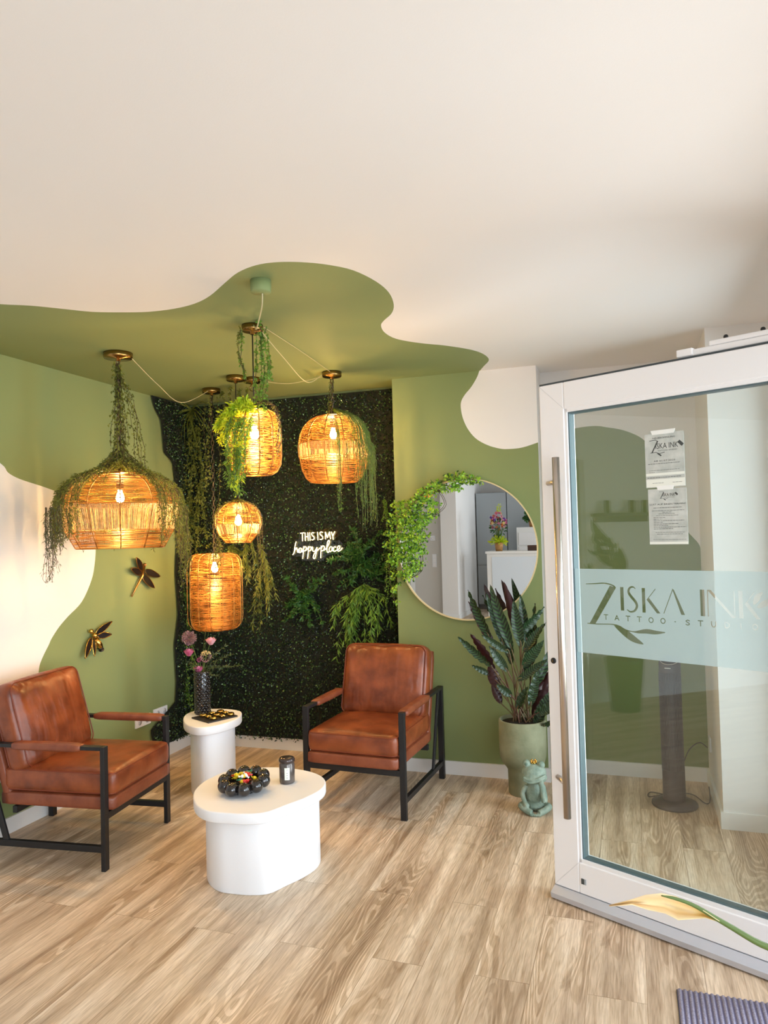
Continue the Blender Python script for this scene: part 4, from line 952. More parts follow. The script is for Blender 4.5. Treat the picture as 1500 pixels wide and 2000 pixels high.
# grass tuft high in the corner
c = at_y(375, 800, YW); t = thing('grass_tuft', 'spiky grass tuft high in the top left corner of the plant wall', 'foliage', c, 0, 'plants on the plant wall'); m = MB()
for (u, v) in ((330, 852), (352, 905), (362, 880), (318, 800), (402, 850), (395, 905), (346, 880), (412, 838), (322, 778), (336, 806), (430, 800), (372, 890), (385, 870), (420, 865), (340, 840), (404, 812)):
    e = at_y(u, v, YW-R(.03, .16))-c; mid = e*.5+Vector((0, -.05, .05)); pts = catmull([(0, 0, 0), mid, e], 5)
    for a, b, k in zip(pts, pts[1:], range(20)):
        w0 = .006*(1-k/12); w1 = .006*(1-(k+1)/12); s_ = (b-a).cross(Vector((0, -1, 0))).normalized(); m.add([a-s_*w0, a+s_*w0, b+s_*w1, b-s_*w1], [(0, 1, 2, 3)])
m.build('blades', VOLIVE, t)

# ------------------------------------------------------------------ neon sign
def npx(u, v): return at_y(550+u/10, 1010+v/10, YN-.085)
sg = [[(365, 315), (440, 305)], [(402, 312), (410, 470)], [(458, 305), (466, 465)], [(512, 300), (520, 462)], [(460, 385), (514, 380)], [(548, 298), (556, 460)],
 [(635, 312), (608, 300), (586, 325), (602, 362), (630, 388), (634, 420), (610, 445), (582, 438)], [(700, 290), (710, 450)], [(800, 302), (772, 287), (748, 312), (762, 347), (795, 377), (800, 415), (775, 438), (745, 430)],
 [(860, 435), (852, 290)], [(852, 290), (896, 400)], [(896, 400), (935, 285)], [(935, 285), (955, 430)], [(970, 285), (1000, 370)], [(1040, 280), (1000, 370), (1008, 440)]]
scr = [[(285, 480), (262, 560), (245, 690), (215, 735)], [(245, 690), (262, 640), (292, 600), (306, 640), (312, 685), (335, 680), (352, 640)], [(388, 618), (358, 606), (332, 645), (345, 690), (378, 680), (392, 612), (398, 680), (420, 650)], [(432, 570), (425, 690), (412, 812)],
 [(424, 632), (452, 578), (482, 595), (470, 648), (432, 664)], [(470, 655), (520, 600)], [(524, 570), (520, 690), (508, 812)], [(518, 632), (548, 578), (578, 595), (566, 648), (526, 664)], [(566, 640), (600, 580), (608, 655), (645, 668), (692, 590)], [(692, 590), (676, 700), (648, 806), (618, 790), (640, 712), (700, 650), (752, 600)],
 [(772, 560), (768, 690), (764, 800)], [(770, 618), (802, 562), (836, 585), (822, 642), (782, 662)], [(828, 648), (880, 600), (932, 500), (925, 452), (900, 480), (884, 580), (890, 670), (912, 690), (932, 655)], [(988, 590), (958, 578), (928, 625), (940, 672), (974, 660), (992, 592), (996, 662), (1014, 640)],
 [(1062, 590), (1034, 578), (1010, 625), (1028, 672), (1068, 650)], [(1068, 650), (1120, 622), (1140, 580), (1112, 562), (1088, 610), (1104, 664), (1150, 645), (1185, 600)]]
c = npx(700, 550); t = thing('neon_sign', 'glowing warm neon sign with two lines of writing on the plant wall', 'neon sign', c)
m = MB()
for s_ in sg: m.tube([npx(*p)-c for p in (c2(s_, 4) if len(s_) > 3 else s_)], .0030, 6)
m.build('upper_line', NEON, t)
m = MB()
for s_ in scr: m.tube([npx(*p)-c for p in (c2(s_, 4) if len(s_) > 3 else s_)], .0030, 6)
m.build('script_line', NEON, t)
m = MB(); bo_ = [(330, 260), (640, 245), (860, 225), (1080, 240), (1090, 420), (1220, 560), (1200, 690), (880, 740), (800, 850), (380, 850), (350, 770), (200, 770), (200, 600), (230, 440), (330, 430)]
k = len(bo_); fr_ = [npx(*p)-c+Vector((0, .012, 0)) for p in bo_]; m.add(fr_+[p+Vector((0, .004, 0)) for p in fr_], [list(range(k)), list(range(k, 2*k))[::-1]]+[(i, (i+1) % k, k+(i+1) % k, k+i) for i in range(k)], 0, False)
m.build('acrylic_back', ACRYL, t)
l = bpy.data.lights.new('neon_glow', 'AREA'); l.energy = 1.6; l.color = (1, .7, .3); l.shape = 'RECTANGLE'; l.size = .38; l.size_y = .18
lo = bpy.data.objects.new('neon_glow', l); COL.objects.link(lo); lo.parent = t; lo.location = (0, -.012, -.01); lo.rotation_euler = (-PI/2, 0, 0)

# ------------------------------------------------------------------ pendant lamps
WARM = (1, .60, .22)
def ring(mb, r, z, wr, seg=56, jit=.0015):
    ph = R(0, 6); ph2 = R(0, 6)
    mb.tube([(r*math.cos(2*PI*k/seg)*(1+.004*math.sin(3*2*PI*k/seg+ph)), r*math.sin(2*PI*k/seg), z+jit*math.sin(2*2*PI*k/seg+ph)+jit*.8*math.sin(5*2*PI*k/seg+ph2)) for k in range(seg)], wr, 3, closed=True)
def prof_interp(P, z):
    for (r0, z0), (r1, z1) in zip(P, P[1:]):
        if min(z0, z1) <= z <= max(z0, z1): return r0+(r1-r0)*(z-z0)/(z1-z0 if z1 != z0 else 1)
    return P[-1][0]
def lamp(label, pos, hub, zones, ribs, ribprof, bulbz, power, hang, canopy, wr=.0017, step=.0062, chain=None, riboff=.002, group='woven wire pendant lamps'):
    x, y = pos; t = thing('pendant_lamp', label, 'pendant lamp', (x, y, CH), 0, group); Z = lambda z: z-CH
    m = MB(); cr = canopy; m.lathe([(0, 0), (cr, 0), (cr, -.022), (cr*.96, -.03), (.012, -.032), (.012, -.045), (0, -.045)][::-1], 32); m.build('canopy', BRASS, t)
    if chain:
        nl = int((CH-.045-hub)/.032); cm = MB()
        for i in range(nl+1):
            zc = Z(CH-.055-i*.032); a = (i % 2)*PI/2+.4
            cm.tube([(.009*math.cos(q)*math.cos(a), .009*math.cos(q)*math.sin(a), zc+.020*math.sin(q)) for q in [2*PI*k/10 for k in range(10)]], .0026, 5, closed=True)
        cm.build('chain', CHAINM, t); cm = MB(); cm.tube([(.004, 0, Z(CH-.04)), (.006, .004, Z((CH+hub)/2)), (0, 0, Z(hub-.04))], .0022, 6); cm.build('flex', BLACKM, t)
    else:
        cm = MB(); cm.tube([(0, 0, Z(CH-.04)), (0, 0, Z(hub-.02))], .0032, 8); cm.build('rod', BLACKM, t)
    sk = MB(); sk.lathe([(0, Z(bulbz+.045)), (.017, Z(bulbz+.045)), (.019, Z(bulbz+.06)), (.019, Z(bulbz+.10)), (.012, Z(bulbz+.115)), (0, Z(bulbz+.115))], 20); sk.tube([(0, 0, Z(bulbz+.11)), (0, 0, Z(hub-.02))], .004, 6); sk.build('socket', SOCK, t)
    b = MB(); b.lathe([(0, Z(bulbz-.024)), (.012, Z(bulbz-.021)), (.020, Z(bulbz-.010)), (.022, Z(bulbz+.002)), (.018, Z(bulbz+.018)), (.012, Z(bulbz+.034)), (.011, Z(bulbz+.046)), (0, Z(bulbz+.046))], 24); b.build('bulb', bulb_mat(power), t)
    wv = MB(); th = MB()
    for kind, P in zones:
        if kind == 'h':
            tot = [0]
            for a, b_ in zip(P, P[1:]): tot.append(tot[-1]+math.hypot(a[0]-b_[0], a[1]-b_[1]))
            n = int(tot[-1]/step)
            for i in range(n+1):
                s = tot[-1]*i/n; j = 0
                while j < len(tot)-2 and tot[j+1] < s: j += 1
                f = (s-tot[j])/(tot[j+1]-tot[j]); r = P[j][0]+(P[j+1][0]-P[j][0])*f; z = P[j][1]+(P[j+1][1]-P[j][1])*f
                ring(wv, r, Z(z), wr*R(.75, 1.3), 44 if r < .2 else 60)
        else:
            (r0, z0), (r1, z1) = P; n = int(2*PI*r0/.0052)
            for k in range(n):
                a = 2*PI*(k+R(-.3, .3))/n; rr = R(-.003, .003); th.tube([((r0+rr)*math.cos(a), (r0+rr)*math.sin(a), Z(z0)), ((r1+rr)*math.cos(a+R(-.01, .01)), (r1+rr)*math.sin(a), Z(z1))], wr*R(.8, 1.2), 3, caps=False)
    wv.build('wire_weave', GOLDW, t)
    if th.v: th.build('raffia_band', THREAD, t)
    rb = MB()
    for k in range(ribs):
        a = 2*PI*k/ribs+.15; rb.tube([((r+riboff)*math.cos(a), (r+riboff)*math.sin(a), Z(z)) for r, z in ribprof], .0030, 6)
    for r, z in (ribprof[0], ribprof[-1]): rb.tube([(r*math.cos(2*PI*k/40), r*math.sin(2*PI*k/40), Z(z)) for k in range(40)], .0032, 6, closed=True)
    rb.tube([(-ribprof[0][0], 0, Z(ribprof[0][1])), (ribprof[0][0], 0, Z(ribprof[0][1]))], .003, 6)
    rb.build('rib_frame', GOLDW, t)
    return t
def dome(r, z0, z1, rt, n=10):
    return [(rt+(r-rt)*math.sin(PI/2*i/n), z1-(z1-z0)*(1-math.cos(PI/2*i/n))) for i in range(n+1)]
big = (-2.640, 3.326)
D1 = dome(.314, 1.745, 1.925, .05); B1 = [(.314, 1.745), (.28, 1.612)]; C1 = [(.28, 1.612), (.226, 1.514)]
lamp('largest woven basket lamp, far left, covered with trailing green plants', big, 1.93, [('h', D1), ('v', B1), ('h', C1)], 12, D1+B1[1:]+C1[1:], 1.785, 12, None, .078, chain=True)
rp = (-1.757, 4.259)
D2 = dome(.222, 2.125, 2.31, .05); B2 = [(.222, 2.125), (.218, 2.046)]; C2 = [(.218, 2.046), (.205, 1.97), (.178, 1.915), (.15, 1.89)]
lamp('woven basket lamp at the right above the glowing sign, fine greenery over one side', rp, 2.32, [('h', D2), ('v', B2), ('h', C2)], 12, D2+B2[1:]+C2[1:], 2.185, 13, None, .062, chain=True)
gp = (-2.358, 4.103)
D3 = dome(.146, 1.64, 1.775, .04); B3 = [(.146, 1.64), (.125, 1.577)]; C3 = [(.125, 1.577), (.078, 1.522)]
lamp('smallest round wire lamp hanging in the middle just below the lime fern', gp, 1.78, [('h', D3), ('v', B3), ('h', C3)], 10, D3+B3[1:]+C3[1:], 1.655, 9, None, .058, step=.007)
yp = (-2.709, 4.383)
D4 = [(.05, 1.452), (.11, 1.45), (.15, 1.437), (.173, 1.405), (.18, 1.36), (.181, 1.2), (.18, 1.02), (.172, .975), (.150, .945), (.12, .931), (.09, .93)]
lamp('tall cylindrical wire lamp hung lowest on a long chain above the vase', yp, 1.46, [('h', [(r-.012, z) for r, z in D4])], 14, D4, 1.345, 9, None, .061, chain=True, riboff=.004, step=.0056)
kp = (-1.712, 3.15)
D5 = [(.035, 2.172), (.075, 2.168), (.105, 2.15), (.124, 2.115), (.129, 2.07), (.129, 1.95), (.124, 1.905), (.105, 1.87), (.08, 1.855), (.06, 1.853)]
lamp('barrel-shaped wire lamp at top centre half hidden by a lime green fern', kp, 2.18, [('h', [(r-.006, z) for r, z in D5])], 12, D5, 2.05, 12, None, .052, riboff=.003, step=.0055)
# spare brass canopy with hook, green junction box, cords
t = thing('ceiling_hook', 'brass ceiling rose with hook behind the vines at top centre', 'ceiling hook', (-2.29, 4.2, CH))
m = MB(); m.lathe([(0, -.045), (.012, -.045), (.012, -.032), (.053, -.03), (.055, -.022), (.055, 0), (0, 0)], 28); m.build('rose', BRASS, t)
m = MB(); m.tube([(.02*math.cos(a), 0, -.065+.02*math.sin(a)) for a in [PI/2+i*1.5*PI/10 for i in range(11)]], .003, 6); m.build('hook', BRASS, t)
t = thing('junction_box', 'round green painted junction box on the green part of the ceiling', 'junction box', (-1.378, 2.612, CH))
m = MB(); m.lathe([(0, -.05), (.038, -.05), (.041, -.046), (.042, 0), (0, 0)], 32); m.build('housing', GREEN, t)
def cord(name, label, P, r=.0022, mt=CORDW): m = MB(); m.tube(catmull(P, 8), r, 6); tag(m.build(name, mt), label, 'cable')
zc = CH-.02
cord('cable', 'thin cord dropping from the green junction box to the centre lamp', [(-1.375, 2.62, CH-.05), (-1.40, 2.66, CH-.09), (-1.50, 2.80, CH-.13), (-1.60, 2.97, CH-.07), (-1.69, 3.12, CH-.01)], .003)
cord('cable', 'pale cord looping from the big left lamp to the chain lamp rose', [(-2.575, 3.34, zc), (-2.60, 3.62, zc-.10), (-2.66, 3.95, zc-.15), (-2.70, 4.33, zc-.005)])
cord('cable', 'pale cord looping across the ceiling to the right lamp rose', [(-1.69, 3.2, zc), (-1.72, 3.5, zc-.06), (-1.77, 3.9, zc-.11), (-1.80, 4.2, zc-.005)])
cord('cable', 'straight taut cord running along the ceiling to the right lamp rose', [(-1.67, 3.19, CH-.004), (-1.70, 3.7, CH-.008), (-1.745, 4.2, CH-.01)], .0016)
cord('cable', 'faint pale cord running behind the vines to the right lamp rose', [(-2.24, 4.2, zc), (-2.05, 4.24, zc-.03), (-1.82, 4.26, zc-.003)], .0018)

# ------------------------------------------------------------------ greenery on the lamps
def camdir(x, y): v = Vector((-x, -y, 0)).normalized(); return math.atan2(v.y, v.x)
# big lamp drape
t = thing('trailing_vine', 'dense olive green plants draped over the largest left basket lamp', 'vine', (big[0], big[1], 1.95)); ms = MB(); ml = MB(); md = MB()
ca = camdir(*big)
for k in range(270):
    a = R(0, 2*PI); rel = (a-ca+PI) % (2*PI)-PI
    front = abs(rel) < .62
    if front and R(0, 1) < .86: continue
    pts = [Vector((R(-.02, .02), R(-.02, .02), R(.02, .07)))]
    for r, z in D1[2::2]:
        pts.append(Vector(((r+.016)*math.cos(a)+R(-.006, .006), (r+.016)*math.sin(a)+R(-.006, .006), z-1.95+R(.0, .018))))
    if front: pts = pts[:R(0, 1) < .5 and 4 or 3]
    else:
        side = abs(math.sin(rel)); ln = R(.02, .16) if R(0, 1) < .6 else R(.1, .26)
        if .75 < abs(rel) < 1.15: ln = R(.05, .22)
        rr = .33
        for i in range(1, 5): q = i/4; pts.append(Vector(((rr+R(-.006, .012))*math.cos(a+R(-.02, .02)), (rr+R(-.006, .012))*math.sin(a+R(-.02, .02)), 1.745-1.95-ln*q)))
    strand(ms, ml, pts, int(26+14*len(pts)), .018, .0045, .016, bias=.5, per=1, m=0 if R(0, 1) < .6 else 1)
# mop at the top
for k in range(40):
    a = R(0, 2*PI); pts = [Vector((0, 0, R(.06, .16))), Vector((.05*math.cos(a), .05*math.sin(a), R(.03, .08))), Vector((.13*math.cos(a), .13*math.sin(a), R(-.02, .01)))]
    strand(ms, ml, pts, 36, .016, .005, .02, per=1, bias=.2)
# long thin tails left and right
for rel, z1, n, mi in ((-1.62, 1.26, 5, 2), (-1.75, 1.36, 4, 2), (-1.5, 1.44, 5, 2), (1.55, 1.34, 7, 1), (1.68, 1.28, 6, 1), (1.4, 1.45, 6, 0), (1.85, 1.40, 5, 0), (-1.1, 1.44, 4, 2), (-.95, 1.47, 3, 2)):
    for j in range(n):
        a = ca+rel+R(-.12, .12); rr = .335+R(-.02, .03)+(.02 if mi == 2 else 0)
        pts = [Vector((rr*math.cos(a), rr*math.sin(a), -.21))]+[Vector(((rr+R(-.02, .02))*math.cos(a+R(-.05, .05)), (rr+R(-.02, .02))*math.sin(a+R(-.05, .05)), -.21+(z1+R(0, .12)-1.74)*q)) for q in (.3, .55, .8, 1)]
        strand(ms, ml, catmull(pts, 3), 60, .02, .003 if mi == 2 else .004, .012, bias=.6, per=1, m=mi)
ms.build('stems', STEMB, t); ml.build('leaves', [VDRAPE, VOLIVE, VGREY], t)
t = thing('trailing_vine', 'small-leaved vine hanging down the chain above the largest left lamp', 'vine', (big[0], big[1], 2.53)); ms = MB(); ml = MB()
for k in range(13):
    a = R(0, 2*PI); r1 = R(.02, .06); pts = [(R(-.01, .01), R(-.01, .01), 0)]+[(r1*q*math.cos(a)+R(-.01, .01)+.02*q, r1*q*math.sin(a)+R(-.01, .01), -R(.42, .56)*q) for q in (.25, .5, .75, 1)]
    strand(ms, ml, catmull(pts, 3), 60, .018, .012, .026, per=1, bias=.7)
for k in range(4):
    pts = [(0, 0, -.05), (.05+.01*k, .02, -.22), (.075+.015*k, .03, -.4), (.09+.022*k, .03, -.62)]
    strand(ms, ml, [p+rdir()*.008 for p in catmull(pts, 3)], 64, .015, .010, .016, per=1, bias=.7)
ms.build('stems', STEMB, t); ml.build('leaves', VDRAPE, t)
# right lamp grass
t = thing('trailing_grass', 'fine grassy plant hanging over the right side of the right basket lamp', 'vine', (rp[0], rp[1], 2.33)); ms = MB(); ml = MB(); ca = camdir(*rp)
for k in range(125):
    rel = random.gauss(1.05, .34); a = ca+rel; pts = [Vector((0, 0, .03))]
    for r, z in D2[2::2]: pts.append(Vector(((r+.012)*math.cos(a+R(-.03, .03)), (r+.012)*math.sin(a), z-2.33+R(0, .02))))
    ln = R(.02, .2) if k % 3 else R(.25, .55); rr = .238
    for q in (.33, .66, 1): pts.append(Vector(((rr+R(0, .03))*math.cos(a+R(-.03, .03)), (rr+R(0, .03))*math.sin(a), 2.125-2.33-ln*q)))
    strand(ms, ml, pts, int(24+60*ln), .024, .0022, .006, bias=1.2, per=1, leafy=False, m=0 if R(0, 1) < .5 else 1)
for k in range(7):
    a = ca+.12+R(-.06, .06); pts = [Vector((.1*math.cos(a), .1*math.sin(a), -.05)), Vector((.225*math.cos(a), .225*math.sin(a), -.16)), Vector((.24*math.cos(a), .24*math.sin(a), -.35)), Vector((.24*math.cos(a+.03), .24*math.sin(a+.03), -.45-R(0, .25)))]
    strand(ms, ml, catmull(pts, 3), 44, .02, .003, .008, bias=1, per=1, leafy=False, m=1)
ms.build('stems', STEMG, t); ml.build('leaves', [VOLIVE, VMID], t)
t = thing('trailing_vine', 'dark vine wound around the chain of the right basket lamp', 'vine', (rp[0], rp[1], 2.55)); ms = MB(); ml = MB()
for k in range(4):
    pts = [(.012*math.cos(i*1.3+k*1.6)-.006*i*.4, .012*math.sin(i*1.3+k*1.6), -.022*i) for i in range(11)]
    strand(ms, ml, pts, 60, .012, .006, .008, per=1)
ms.build('stems', STEMB, t); ml.build('leaves', VOLIVE, t)
# lime fern on the centre lamp
YF = 3.05
t = thing('lime_fern', 'lime green fern spilling over the left of the barrel lamp and hanging down', 'fern', at_y(480, 800, YF)); c = at_y(480, 800, YF); ms = MB(); ml = MB()
def pth(P, y=YF, j=3): return [at_y(u+R(-j, j), v+R(-j, j), y+R(-.03, .03))-c for u, v in c2(P, 3)]
for k in range(26):
    e = random.choice([(430, 818), (425, 835), (438, 806), (445, 850), (432, 862), (455, 800), (470, 790), (452, 830), (470, 850), (480, 832)])
    strand(ms, ml, pth([(492, 800), ((492+e[0])/2, min(800, e[1])-8+R(-4, 8)), e]), 70, .027, .010, .016, per=1, bias=.3)
for k in range(30):
    x0 = R(442, 486); e = R(905, 985); x1 = 464+(x0-465)*(1.0-.5*(e-900)/90)
    strand(ms, ml, pth([(x0+8, 815), (x0, 850), (x1, (850+e)/2), (x1+R(-3, 3), e)], YF-R(-.02, .07), 2), 66, .024, .007, .012, per=1, bias=.3, m=1 if R(0, 1) < .65 else 0)
ms.build('stems', STEMG, t); ml.build('leaves', [VLIME, VMID], t)
t = thing('trailing_vine', 'fine wiry vine curling down the right side of the barrel lamp', 'vine', at_y(500, 780, 3.15)); c = at_y(500, 780, 3.15); ms = MB(); ml = MB()
for k in range(9): strand(ms, ml, [at_y(u+R(-5, 5), v+R(-4, 4), 3.12+R(-.05, .05))-c for u, v in c2([(500, 790), (520, 785), (538, 800), (546, 840), (542+R(-4, 4), 870+R(-10, 25))], 3)], 22, .012, .005, .006, per=1)
ms.build('stems', STEMB, t); ml.build('leaves', VOLIVE, t)
# vine around the canopy of the centre lamp
t = thing('trailing_vine', 'round-leaved vine hanging from the ceiling beside the centre lamp rod', 'vine', (kp[0], kp[1]-.02, 2.56)); c = Vector((kp[0], kp[1]-.02, 2.56)); ms = MB(); ml = MB()
for P, n in (([(505, 612), (507, 640), (512, 700), (508, 760), (505, 800)], 90), ([(510, 640), (520, 690), (522, 740), (516, 790)], 80), ([(500, 650), (500, 700), (498, 750), (500, 790)], 70), ([(508, 650), (516, 720), (512, 790), (522, 800)], 80), ([(470, 640), (466, 670), (474, 720), (480, 745)], 48), ([(475, 650), (470, 700), (478, 738)], 30), ([(518, 640), (526, 680), (528, 740)], 40)):
    strand(ms, ml, [at_y(u+R(-2, 2), v, 3.10+R(-.03, .03))-c for u, v in c2(P, 4)], n, .014, .011, .010, per=2, bias=.4, m=0 if R(0, 1) < .6 else 1)
ms.build('stems', STEMB, t); ml.build('leaves', [VMID, VOLIVE], t)
t = thing('trailing_vine', 'olive vines hanging from the ceiling around the lamp roses at the back', 'vine', (-2.5, 4.25, 2.56)); c = Vector((-2.5, 4.25, 2.56)); ms = MB(); ml = MB()
for P in ([(425, 775), (424, 820), (430, 900), (426, 1000), (430, 1080)], [(432, 765), (440, 800), (438, 850)], [(450, 755), (448, 790), (452, 830)], [(468, 760), (470, 800)], [(415, 770), (408, 840), (412, 940)], [(480, 755), (486, 800)], [(400, 790), (398, 860), (404, 950)]):
    strand(ms, ml, [at_y(u+R(-2, 2), v, 4.35+R(-.05, .05))-c for u, v in c2(P, 4)], 60, .018, .012, .015, per=2, bias=.4)
ms.build('stems', STEMB, t); ml.build('leaves', VOLIVE, t)
# mossy cap on the globe lamp and on the tall lamp
t = thing('moss_sprig', 'yellow green mossy sprigs lying over the smallest round wire lamp', 'foliage', (gp[0], gp[1], 1.78)); ms = MB(); ml = MB(); ca = camdir(*gp)
for k in range(46):
    a = ca+random.choice([R(.2, 2.4), R(-2.4, -.9), R(0, 2*PI)]); pts = [Vector((0, 0, .02))]+[Vector(((r+.008)*math.cos(a), (r+.008)*math.sin(a), z-1.78+.006)) for r, z in D3[2::2]]
    if k % 3 == 0: pts += [Vector((.16*math.cos(a), .16*math.sin(a), -.14-R(.05, .35)))]
    strand(ms, ml, pts, 34, .012, .0035, .006, per=1)
ms.build('stems', STEMB, t); ml.build('leaves', VOLIVE, t)
t = thing('moss_sprig', 'small mossy sprigs hanging onto the top of the tall cylindrical lamp', 'foliage', (yp[0], yp[1], 1.47)); ms = MB(); ml = MB(); c = Vector((yp[0], yp[1], 1.47))
for P in ([(428, 1035), (426, 1060), (424, 1085)], [(430, 1060), (432, 1085), (428, 1105)], [(424, 1070), (420, 1090), (424, 1110)]):
    for j in range(3): strand(ms, ml, [at_y(u+R(-4, 4), v, 4.22+R(-.03, .03))-c for u, v in c2(P, 3)], 30, .018, .005, .008, per=1)
ms.build('stems', STEMB, t); ml.build('leaves', VOLIVE, t)

# ------------------------------------------------------------------ wall insects
def wingpart(mb, base, tip, w, z, m=0, n=10, lift=.02):
    base = Vector(base); tip = Vector(tip); d = tip-base; nrm = Vector((-d.y, d.x)).normalized(); up = []; dn = []
    for i in range(n+1):
        s = i/n; c = base+d*s; ww = w*math.sin(PI*min(1, s**.75*.97+.03))**.7*.5; up.append((c.x+nrm.x*ww, c.y+nrm.y*ww, z+lift*s)); dn.append((c.x-nrm.x*ww, c.y-nrm.y*ww, z+lift*s))
    k = n+1; vs = up+dn+[(a, b, c_-.004) for a, b, c_ in up+dn]
    fs = []
    for i in range(n): fs += [(i, k+i, k+i+1, i+1), (2*k+i+1, 3*k+i+1, 3*k+i, 2*k+i), (i, i+1, 2*k+i+1, 2*k+i), (k+i+1, k+i, 3*k+i, 3*k+i+1)]
    mb.add(vs, fs, m, False); return up, dn
def insect(name, label, cat, px, size, parts):
    """local frame: x = towards camera right along the wall (world +y), y = up, z = off the wall"""
    p = at_x(*px, XL+.002); t = thing(name, label, cat, p); t.matrix_world = Matrix(((0, 0, 1, p.x), (1, 0, 0, p.y), (0, 1, 0, p.z), (0, 0, 0, 1)))
    return t
def wl(px, q, z=.02):
    p0 = at_x(*px, XL+.002); p = at_x(*q, XL+.002+z); return (p.y-p0.y, p.z-p0.z)
# dragonfly
px = (283, 1120); t = insect('dragonfly_ornament', 'gold and black dragonfly ornament, the upper of two on the left wall', 'wall ornament', px, 1, None)
L_ = lambda q: wl(px, q)
m = MB(); hd_ = L_((282, 1104)); th_ = L_((277, 1124)); tl_ = L_((259, 1165))
m.tube([(hd_[0], hd_[1], .022), (th_[0], th_[1], .024), L_((270, 1140))+(.02,), L_((264, 1153))+(.016,), tl_+(.014,)], [.008, .011, .0065, .006, .0065], 12); m.ell((hd_[0], hd_[1]+.004, .024), .012, 14, 10); m.build('body', DARKGOLD, t)
for b, e, w in (((279, 1113), (262, 1089), .05), ((277, 1120), (252, 1111), .045), ((284, 1115), (309, 1126), .045), ((279, 1124), (298, 1148), .05)):
    m = MB(); u_, d_ = wingpart(m, L_(b), L_(e), w, .018); wo = m.build('wing', DARKWING, t)
    e_ = MB(); e_.tube(u_+d_[::-1], .0028, 6, closed=True); e_.build('wing_rim', DARKGOLD, wo)
# bee
px = (188, 1248); t = insect('bee_ornament', 'gold and black bee ornament, the lower of two on the left wall', 'wall ornament', px, 1, None)
L_ = lambda q: wl(px, q)
m = MB(); m.ell(L_((179, 1235))+(.022,), .013, 16, 10); m.ell(L_((184, 1242))+(.026,), .016, 16, 10)
a_ = L_((186, 1248)); b_ = L_((197, 1268)); m.tube([a_+(.026,), ((a_[0]+b_[0])/2, (a_[1]+b_[1])/2, .028), b_+(.02,)], [.013, .017, .009], 14); m.build('body', GOLD, t)
m = MB()
for s_ in (.45, .7, .9): q = (a_[0]+(b_[0]-a_[0])*s_, a_[1]+(b_[1]-a_[1])*s_); m.tube([(q[0]-.001, q[1]+.001, .027-.004*s_), (q[0]+.001, q[1]-.002, .026-.004*s_)], .0172-.004*(s_-.45), 14)
m.build('stripes', DARKWING, t); t.scale = (1.15, 1.15, 1.15)
for b, e, w in (((187, 1240), (210, 1218), .035), ((190, 1243), (209, 1240), .032), ((180, 1246), (164, 1281), .038), ((184, 1248), (180, 1277), .028)):
    m = MB(); u_, d_ = wingpart(m, L_(b), L_(e), w, .02); wo = m.build('wing', DARKWING, t)
    e_ = MB(); e_.tube(u_+d_[::-1], .0026, 6, closed=True); e_.build('wing_rim', GOLD, wo)

# outlets on the left wall
for q, lbl in (((4.17, 4.333, .28, .352), 'white double wall socket behind the left armchair, nearer the room'), ((4.37, 4.526, .292, .362), 'white double wall socket next to the corner hedge')):
    t = thing('wall_socket', lbl, 'socket', (XL+.0005, q[0], q[2]), 0, 'wall sockets on the left wall')
    m = MB(); m.box((0, 0, 0), (.011, q[1]-q[0], q[3]-q[2])); bevel(m.build('plate', SOCKET, t), .002)
    for k in range(2):
        cy = (k+.5)*(q[1]-q[0])/2; m = MB(); m.tube([(.0105, cy, .036), (.0125, cy, .036)], .021, 20); o = m.build('insert', mat('socket recess', lin((205, 205, 210)), .5), t)
        m = MB()
        for dz in (-.009, .009): m.tube([(.012, cy+dz, .036), (.0132, cy+dz, .036)], .0025, 8)
        m.build('contact_hole', BLACKM, o)

# ------------------------------------------------------------------ tower fan
fc = at_z(1318, 1572, 0); t = thing('tower_fan', 'dark grey tower fan standing behind the glass door', 'fan', (fc.x, fc.y, 0), math.radians(-14))
m = MB(); m.lathe([(0, 0), (.118, 0), (.122, .006), (.12, .016), (.075, .03), (.058, .034), (0, .034)], 48); m.build('base', PLASTG, t)
m = MB(); n = 28; prof = []
def oval(z, rx, ry): return [(rx*math.cos(2*PI*k/n), ry*math.sin(2*PI*k/n), z) for k in range(n)]
rings = [oval(.03, .062, .058), oval(.10, .060, .056), oval(.5, .058, .055), oval(.8, .058, .054), oval(.812, .055, .05)]
# slanted top
rings[3] = [(x, y, .792+.02*(-y/.054)*-1) for x, y, z in rings[3]]; rings[4] = [(x*.9, y*.9, .802+.02*(y/.054)) for x, y, z in rings[4]]
vs = sum(rings, []); fs = [[i*n+k, i*n+(k+1) % n, (i+1)*n+(k+1) % n, (i+1)*n+k] for i in range(4) for k in range(n)]+[[4*n+k for k in range(n)]]
m.add(vs, fs); m.build('column', PLASTG, t)
m = MB()
for k in range(22):
    a = PI+.35+(PI-.7)*k/21; m.bar((.0595*math.cos(a), .0565*math.sin(a), .2), (.0595*math.cos(a), .0565*math.sin(a), .74), .0018, .004, up=(math.cos(a), math.sin(a), 0))
for z in (.2, .27, .34, .41, .48, .55, .62, .69, .74): m.tube([(.0605*math.cos(a), .0575*math.sin(a), z) for a in [PI+.3+(PI-.6)*i/12 for i in range(13)]], .0016, 4)
m.build('grille', mat('grille plastic', lin((92, 88, 90)), .4), t)
m = MB(); m.tube([(x*.97, y*.97, z+.002) for x, y, z in rings[4]], .0022, 6, closed=True); m.build('control_rim', STEEL, t)
m = MB(); m.box((-.016, -.0575, .765), (.016, -.055, .769)); m.build('badge', WRP, t)
cord('power_cable', 'black power cable looping on the floor around the tower fan', [(fc.x+.05, fc.y+.05, .2), (fc.x+.09, fc.y+.1, .28), (fc.x+.15, fc.y+.16, .31), (XC-.02, fc.y+.25, .26)], .003, PLASTG)
